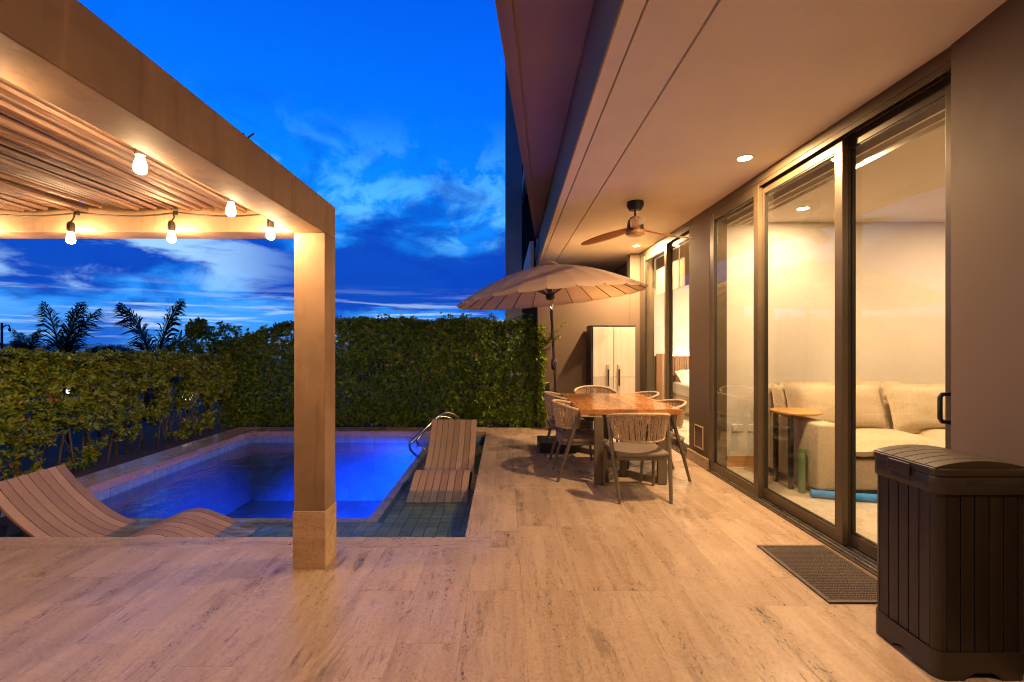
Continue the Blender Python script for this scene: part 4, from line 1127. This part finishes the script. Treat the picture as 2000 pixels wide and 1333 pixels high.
# ================================================================== CEILING FAN, DOWNLIGHTS
fan = thing('ceiling_fan', (1.395, 4.85, HC), 'three blade wooden ceiling fan above the dining table', 'ceiling fan')
MB().lathe([(0.088, 0.0), (0.088, -0.045), (0.062, -0.088), (0.02, -0.094)], 24).build('ceiling_mount', 'black', fan, smooth=40)
MB().tube([(0, 0, -0.09), (0, 0, -0.16)], 0.011, 10).build('downrod', 'black', fan)
MB().lathe([(0.015, -0.15), (0.05, -0.162), (0.078, -0.20), (0.085, -0.255), (0.090, -0.30), (0.092, -0.33), (0.07, -0.345)], 24).build('motor_housing', 'black', fan, smooth=40)
MB().lathe([(0.088, -0.300), (0.096, -0.315), (0.098, -0.338), (0.090, -0.350)], 24).build('blade_hub', 'fanwood', fan, smooth=40)
MB().lathe([(0.078, -0.3505), (0.076, -0.357), (0.02, -0.360)], 24).build('light_disc', 'opal', fan, smooth=40)
def blade():
    m = MB(); vs = []; rows = 16
    for i in range(rows + 1):
        u = i / rows; r = 0.07 + 0.63 * u
        w_ = 0.055 + 0.095 * math.sin(math.pi * min(1, (u * 0.85 + 0.06))) ** 0.8
        if u > 0.86: w_ *= math.sqrt(max(0.02, 1 - ((u - 0.86) / 0.15) ** 2))
        tw = R(16 * (1 - u * 0.5)); lift = 0.045 * (1 - u) ** 2.2 - 0.020 * u
        cen = 0.025 * math.sin(math.pi * u)
        for side in (1, -1):
            for j in (-1, -0.5, 0, 0.5, 1):
                y = j * w_ / 2 + cen
                th = (0.012 * (1 - u) + 0.005) * (1 - j * j * 0.85)
                vs.append((r, y * math.cos(tw), lift + y * math.sin(tw) + side * th))
    fs = []
    for i in range(rows):
        for j in range(4):
            a = i * 10 + j; b = a + 10
            fs.append((a, b, b + 1, a + 1)); fs.append((a + 5, a + 6, b + 6, b + 5))
        fs.append((i * 10, i * 10 + 5, i * 10 + 15, i * 10 + 10)); fs.append((i * 10 + 4, i * 10 + 14, i * 10 + 19, i * 10 + 9))
    fs.append((0, 1, 2, 3, 4, 9, 8, 7, 6, 5)); e = rows * 10; fs.append((e + 5, e + 6, e + 7, e + 8, e + 9, e + 4, e + 3, e + 2, e + 1, e))
    return m.add(vs, fs).mesh('blade', smooth=50)
bm_ = blade(); bm_.materials.append(M['fanwood'])
for a in (14, 134, 254):
    obj('blade', bm_, None, fan, Matrix.Translation((0, 0, -0.325)) @ Matrix.Rotation(R(a), 4, 'Z'))

def downlight(x, y, z, power, label, group, rad=0.052, spread=None, col=WARM):
    t = thing('downlight', (x, y, z), label, 'downlight', group)
    MB().lathe([(rad + 0.012, -0.0005), (rad + 0.010, -0.006), (rad, -0.006)], 24).build('trim_ring', 'opal', t, smooth=40)
    MB().lathe([(rad, -0.0062), (rad * .98, -0.0085), (0.004, -0.009)], 24).build('lens', 'led', t)
    area('downlight_light', (0, 0, -0.0125), rad * 1.6, power, col, parent=t, spread=spread)
gl_ = 'terrace ceiling downlights'
downlight(1.95, 3.69, HC, 82, 'lit round downlight in terrace ceiling nearest the camera, by the living room doors', gl_)
downlight(2.03, 6.99, HC, 115, 'lit round downlight in terrace ceiling beneath the fan, by the bedroom doors', gl_)
gi = 'living room ceiling downlights'
downlight(1.95, 0.30, HC, 50, 'lit round downlight in terrace ceiling above the camera position', gl_)
downlight(2.66, 3.38, IC - 0.0, 26, 'small lit downlight just inside the nearest glass panel', gi, col=(1.0, 0.68, 0.40))
downlight(3.06, 4.66, IC, 28, 'bright lit downlight by the back wall above the sofa arm', gi, col=(1.0, 0.68, 0.40))
downlight(5.0, 4.0, IC, 46, 'lit downlight deeper in the living room', gi, col=(1.0, 0.68, 0.40))
downlight(4.6, 1.2, IC, 46, 'lit downlight at the near end of the living room', gi, col=(1.0, 0.68, 0.40))
downlight(4.2, 7.4, IC, 200, 'lit downlight in the bedroom ceiling', 'bedroom ceiling downlights', col=(1.0, 0.76, 0.52))

# ================================================================== LIVING ROOM
def pillow_mesh(w_, h_, th, flange=0.03, seed=0, n=14):
    r = random.Random(seed); m = MB(); vs = []
    for side in (1, -1):
        for i in range(n + 1):
            for j in range(n + 1):
                u = -1 + 2 * i / n; v = -1 + 2 * j / n
                puff = max(0, (1 - abs(u) ** 5)) ** 0.55 * max(0, (1 - abs(v) ** 4)) ** 0.55
                pinch = 1 - 0.035 * (1 - abs(v) ** 2) * abs(u) ** 6 - 0.0
                pinch2 = 1 - 0.045 * (1 - abs(u) ** 2) * abs(v) ** 6
                wr = (0.007 * math.sin(7 * u + 3 * v + seed) * math.sin(5 * v - 2 * u) + 0.004 * math.sin(17 * u * v + 9 * u + seed)) * puff
                vs.append((u * w_ / 2 * pinch, side * (puff * th / 2 + 0.004) + wr, v * h_ / 2 * pinch2))
    o = (n + 1) ** 2; fs = []
    for i in range(n):
        for j in range(n):
            a = i * (n + 1) + j; fs.append((a, a + 1, a + n + 2, a + n + 1)); fs.append((o + a, o + a + n + 1, o + a + n + 2, o + a + 1))
    rim = [i * (n + 1) for i in range(n + 1)] + [n * (n + 1) + j for j in range(1, n + 1)] + [i * (n + 1) + n for i in range(n - 1, -1, -1)] + [j for j in range(n - 1, 0, -1)]
    ring = []
    base = len(vs)
    for k, a in enumerate(rim):
        p = Vector(vs[a]); d = Vector((p.x / w_, 0, p.z / h_)); d = Vector((1 if d.x > .44 else -1 if d.x < -.44 else 0, 0, 1 if d.z > .44 else -1 if d.z < -.44 else 0))
        vs.append((p.x + d.x * flange, r.uniform(-.006, .006), p.z + d.z * flange))
    L = len(rim)
    for k in range(L):
        a, b = rim[k], rim[(k + 1) % L]; c, d = base + k, base + (k + 1) % L
        fs.append((a, b, d, c)); fs.append((o + b, o + a, c, d))
    return m.add(vs, fs).mesh('pillow', smooth=60)
sofa = thing('sofa', (4.2, 4.65, 0), 'beige linen sofa seen through the living room glass', 'sofa')
MB().box(-1.33, 1.7, -0.48, 0.50, 0.055, 0.32).build('base', 'linen', sofa, 0.025, 3, smooth=50)
MB().box(-1.335, -1.12, -0.50, 0.50, 0.056, 0.665).build('arm', 'linen', sofa, 0.03, 3, smooth=50)
MB().box(-1.115, 1.7, 0.30, 0.505, 0.322, 0.80).build('back_frame', 'linen', sofa, 0.04, 3, smooth=50)
MB().box(-1.30, 1.65, -0.44, 0.46, 0.0, 0.054).build('plinth', 'black', sofa)
for k, (xa, xb) in enumerate(((-1.105, -0.02), (-0.01, 1.1), (1.12, 1.7))):
    pm = pillow_mesh(xb - xa - 0.04, 0.82, 0.19, 0.05, 4 + k); pm.materials.append(M['linen'])
    o = obj('seat_cushion', pm, None, sofa, Matrix.Translation(((xa + xb) / 2, -0.11, 0.43)) @ Matrix.Rotation(R(90), 4, 'X'))
# loose flange of the front seat cushion
gcu = 'loose linen cushions on the sofa'
def cushion(x, y, z, w_, h_, th, rx, rz, lab, seed):
    pm = pillow_mesh(w_, h_, th, 0.035, seed); pm.materials.append(M['linen'])
    o = obj('cushion', pm); o.matrix_local = Matrix.Translation((x, y, z)) @ Matrix.Rotation(R(rz), 4, 'Z') @ Matrix.Rotation(R(rx), 4, 'X')
    tag(o, lab, 'cushion', gcu)
cushion(3.50, 4.80, 0.74, 0.98, 0.46, 0.20, -14, 0, 'wide linen back cushion seen on both sides of the door stile', 1)
cushion(4.50, 4.78, 0.73, 0.92, 0.46, 0.20, -16, 4, 'wide linen back cushion at right, under the door handle', 2)
cushion(3.05, 4.96, 0.80, 0.36, 0.30, 0.14, -10, 30, 'small flanged cushion leaning at the back of sofa arm', 3)
cushion(2.94, 5.03, 0.80, 0.32, 0.28, 0.10, -10, 48, 'smallest flanged cushion at the left end of the sofa', 6)
cushion(4.15, 5.02, 0.84, 0.40, 0.24, 0.10, -10, -10, 'cushion corner peeking over the back between two wide cushions', 8)

sd_ = thing('side_table', (2.875, 4.5, 0), 'round oak topped side table with black legs over the sofa arm', 'side table')
MB().lathe([(0.20, 0.715), (0.218, 0.722), (0.22, 0.735), (0.215, 0.742), (0.004, 0.742)], 36).build('tabletop', 'sidetop', sd_, smooth=40)
for yy in (0.13, -0.11):
    MB().box(-0.13, -0.095, yy - 0.02, yy + 0.02, 0.0, 0.712).build('leg', 'black', sd_, 0.003)
MB().box(-0.128, -0.097, -0.088, 0.108, 0.69, 0.7125).build('top_brace', 'black', sd_)
gn = MB().tube([(2.80, 4.28, 0.004), (2.80, 4.285, 0.2), (2.812, 4.29, 0.41)], 0.031, 14).build('pool_noodle', 'noodle_green', None, smooth=50)
tag(gn, 'short green foam pool noodle standing against the sofa side', 'pool noodle')
bn = MB().tube([(2.80, 4.16, 0.036), (3.0, 4.085, 0.036), (3.25, 4.03, 0.036), (3.5, 3.99, 0.036), (3.9, 3.95, 0.036)], 0.034, 14).build('pool_noodle', 'noodle_blue', None, smooth=50)
tag(bn, 'long blue foam pool noodle lying on the floor before the sofa', 'pool noodle')
MB().tube([(2.99, 4.089, 0.037), (3.07, 4.068, 0.037), (3.115, 4.057, 0.037)], 0.036, 14).build('joint_sleeve', 'noodle_band', bn, smooth=50)

# bedroom glimpsed beyond
hb = thing('headboard', (0, 0, 0), 'wooden slatted headboard with a glowing strip of light above it', 'headboard')
MB().box(3.2, 5.6, 9.62, 9.69, 0.0, 1.14).build('backing', 'neigh_dark', hb)
for k in range(48):
    MB().box(3.2 + k * 0.05, 3.2 + k * 0.05 + 0.036, 9.595, 9.6195, 0.0, 1.15).build('slat', 'slatwood', hb)
MB().box(3.2, 3.42, 9.55, 9.594, 0.0, 1.19).build('end_panel', 'slatwood', hb)
MB().box(3.45, 5.6, 9.64, 9.685, 1.142, 1.152).build('light_strip', 'strip', hb)
bd = thing('bed', (0, 0, 0), 'bed made up with white linen in the room behind the far doors', 'bed')
MB().box(3.52, 5.3, 7.7, 9.5, 0.05, 0.36).build('bed_base', 'linen', bd, 0.02)
MB().box(3.50, 5.32, 7.68, 9.54, 0.361, 0.62).build('mattress', 'sheet', bd, 0.07, 4, smooth=60)
pm = pillow_mesh(0.7, 0.42, 0.2, 0.02, 12); pm.materials.append(M['sheet'])
obj('pillow', pm, None, bd, Matrix.Translation((3.92, 9.30, 0.72)) @ Matrix.Rotation(R(-60), 4, 'X'))

# ================================================================== DECK BOX AND DOORMAT
dbx = thing('deck_box', (1.99, 2.06, 0), 'dark brown plank effect resin storage box by the near wall', 'storage box')
BX0, BX1, BY0, BY1 = -0.185, 0.185, -0.165, 0.165
MB().box(BX0 + 0.012, BX1 - 0.012, BY0 + 0.012, BY1 - 0.012, 0.05, 0.80).build('core', 'boxgap', dbx)
# base skirt with cut-out feet
def skirt(length, seg=8):
    return
sk = MB()
def skirt_face(a, b, fixed, axis, sign):
    """panel with an arched cut along its lower edge"""
    L = b - a; prof_ = [(0, 0.0), (0.09, 0.0), (0.125, 0.022), (0.16, 0.030)]
    top_ = 0.115
    us = [0, 0.07, 0.085, 0.115, L - 0.115, L - 0.085, L - 0.07, L]
    zs = [0.0, 0.0, 0.016, 0.032, 0.032, 0.016, 0.0, 0.0]
    th = 0.012
    vs = []
    for o_ in (0, -sign * th):
        for u_, z_ in zip(us, zs):
            for zz in (z_, top_):
                vs.append((a + u_, fixed + o_, zz) if axis == 'x' else (fixed + o_, a + u_, zz))
    n2 = len(us) * 2; fs = []
    for k in range(len(us) - 1):
        i = 2 * k
        fs += [(i, i + 2, i + 3, i + 1), (n2 + i, n2 + i + 1, n2 + i + 3, n2 + i + 2), (i + 1, i + 3, n2 + i + 3, n2 + i + 1), (i, n2 + i, n2 + i + 2, i + 2)]
    fs += [(0, 1, n2 + 1, n2), (n2 - 2, 2 * n2 - 2, 2 * n2 - 1, n2 - 1)]
    sk.add(vs, fs)
CR = 0.035
skirt_face(BX0 + CR, BX1 - CR, BY0 - 0.006, 'x', -1); skirt_face(BX0 + CR, BX1 - CR, BY1 + 0.006, 'x', 1)
skirt_face(BY0 + CR, BY1 - CR, BX0 - 0.006, 'y', -1); skirt_face(BY0 + CR, BY1 - CR, BX1 + 0.006, 'y', 1)
def corner(m, cx, cy, sx, sy, r, z0, z1, th=0.012, n=6):
    po = [(cx + sx * r * math.cos(a), cy + sy * r * math.sin(a)) for a in np.linspace(0, math.pi / 2, n)]
    pi_ = [(cx + sx * (r - th) * math.cos(a), cy + sy * (r - th) * math.sin(a)) for a in np.linspace(math.pi / 2, 0, n)]
    m.prism(po + pi_, z0, z1)
for sx in (-1, 1):
    for sy in (-1, 1):
        corner(sk, (BX0 if sx < 0 else BX1) - sx * CR, (BY0 if sy < 0 else BY1) - sy * CR, sx, sy, CR + 0.006, 0.0, 0.115)
sk.build('base_skirt', 'boxrim', dbx)
# planks
def planks(face):
    if face in 'LR':
        n = 5; a0, a1 = BY0 + CR, BY1 - CR; w_ = (a1 - a0) / n
        for k in range(n):
            ya, yb = a0 + k * w_ + 0.002, a0 + (k + 1) * w_ - 0.002
            xx = (BX0, BX0 + 0.0115) if face == 'L' else (BX1 - 0.0115, BX1)
            MB().box(xx[0], xx[1], ya, yb, 0.1155, 0.772).build('plank', 'box', dbx, 0.002)
    else:
        n = 5; a0, a1 = BX0 + CR, BX1 - CR; w_ = (a1 - a0) / n
        for k in range(n):
            xa, xb = a0 + k * w_ + 0.002, a0 + (k + 1) * w_ - 0.002
            yy = (BY0, BY0 + 0.0115) if face == 'F' else (BY1 - 0.0115, BY1)
            MB().box(xa, xb, yy[0], yy[1], 0.1155, 0.772).build('plank', 'box', dbx, 0.002)
for f_ in 'LRFB': planks(f_)
for sx in (-1, 1):
    for sy in (-1, 1):
        cm = MB(); corner(cm, (BX0 if sx < 0 else BX1) - sx * CR, (BY0 if sy < 0 else BY1) - sy * CR, sx, sy, CR, 0.1155, 0.772)
        cm.build('corner_post', 'box', dbx, smooth=40)
def rrect(x0_, x1_, y0_, y1_, r, n=6):
    pts = []
    for (cx, cy, a0) in ((x1_ - r, y1_ - r, 0), (x0_ + r, y1_ - r, 90), (x0_ + r, y0_ + r, 180), (x1_ - r, y0_ + r, 270)):
        for a in np.linspace(a0, a0 + 90, n): pts.append((cx + r * math.cos(R(a)), cy + r * math.sin(R(a))))
    return pts
MB().prism(rrect(BX0 - 0.010, BX1 + 0.010, BY0 - 0.010, BY1 + 0.010, CR + 0.01), 0.773, 0.846).build('upper_band', 'boxrim', dbx, 0.002, smooth=40)
ld = MB().prism(rrect(BX0 - 0.014, BX1 + 0.014, BY0 - 0.014, BY1 + 0.014, CR + 0.012), 0.849, 0.880).build('lid', 'boxrim', dbx, 0.004, smooth=40)
# arched lid boards
nl_ = 6; a0, a1 = BY0 + 0.004, BY1 - 0.004; w_ = (a1 - a0) / nl_
for k in range(nl_):
    m = MB(); vs = []; seg = 14
    for i in range(seg + 1):
        u = i / seg; xx = BX0 - 0.004 + (BX1 - BX0 + 0.008) * u; zz = 0.884 + 0.026 * math.sin(math.pi * u) ** 0.8
        vs += [(xx, a0 + k * w_ + 0.0018, zz), (xx, a0 + (k + 1) * w_ - 0.0018, zz), (xx, a0 + (k + 1) * w_ - 0.0018, 0.8805), (xx, a0 + k * w_ + 0.0018, 0.8805)]
    fs = [(i * 4 + q, i * 4 + (q + 1) % 4, (i + 1) * 4 + (q + 1) % 4, (i + 1) * 4 + q) for i in range(seg) for q in range(4)]
    fs += [(0, 1, 2, 3), (seg * 4 + 3, seg * 4 + 2, seg * 4 + 1, seg * 4)]
    m.add(vs, fs).build('lid_board', 'boxlid', ld, 0.0012, 1, smooth=30)
# latch on the side that faces the pool, hand grip on the end
lt = MB().prism([(BX0 - 0.027, -0.055), (BX0 - 0.0145, -0.055), (BX0 - 0.0145, 0.055), (BX0 - 0.027, 0.055)], 0.822, 0.872).build('latch', 'boxrim', dbx, 0.003)
MB().box(BX0 - 0.0115, BX0 - 0.0102, -0.05, 0.05, 0.795, 0.8215).build('latch_recess', 'boxgap', dbx)
MB().prism([(-0.075, BY0 - 0.0113), (0.075, BY0 - 0.0113), (0.075, BY0 - 0.0101), (-0.075, BY0 - 0.0101)], 0.818, 0.838).build('hand_grip', 'boxgap', dbx)

mt = thing('doormat', (1.98, 2.80, 0), 'dark grey woven rubber doormat in front of the sliding doors', 'doormat')
MB().box(-0.232, 0.232, -0.35, 0.35, 0.0015, 0.006).build('mat_base', 'mat', mt)
bd_ = MB()
for b in ((-0.232, 0.232, -0.35, -0.325), (-0.232, 0.232, 0.325, 0.35), (-0.232, -0.207, -0.324, 0.324), (0.207, 0.232, -0.324, 0.324)): bd_.box(*b, 0.0062, 0.010)
bd_.build('mat_border', 'mat', mt, 0.001, 1)
nb2 = MB(); r_ = random.Random(4)
nxm, nym = 26, 36
for i in range(nxm):
    for j in range(nym):
        cx = -0.204 + (i + 0.5) * 0.408 / nxm; cy = -0.322 + (j + 0.5) * 0.644 / nym
        wx, wy = (0.0066, 0.0058)
        nb2.add([(cx - wx, cy - wy, 0.0062), (cx + wx, cy - wy, 0.0062), (cx + wx, cy + wy, 0.0062), (cx - wx, cy + wy, 0.0062), (cx - wx * .5, cy - wy * .5, 0.0105), (cx + wx * .5, cy - wy * .5, 0.0105), (cx + wx * .5, cy + wy * .5, 0.0105), (cx - wx * .5, cy + wy * .5, 0.0105)],
                [(4, 5, 6, 7), (0, 1, 5, 4), (1, 2, 6, 5), (2, 3, 7, 6), (3, 0, 4, 7)])
tag(nb2.build('mat_weave', 'mat', mt), kind='stuff')
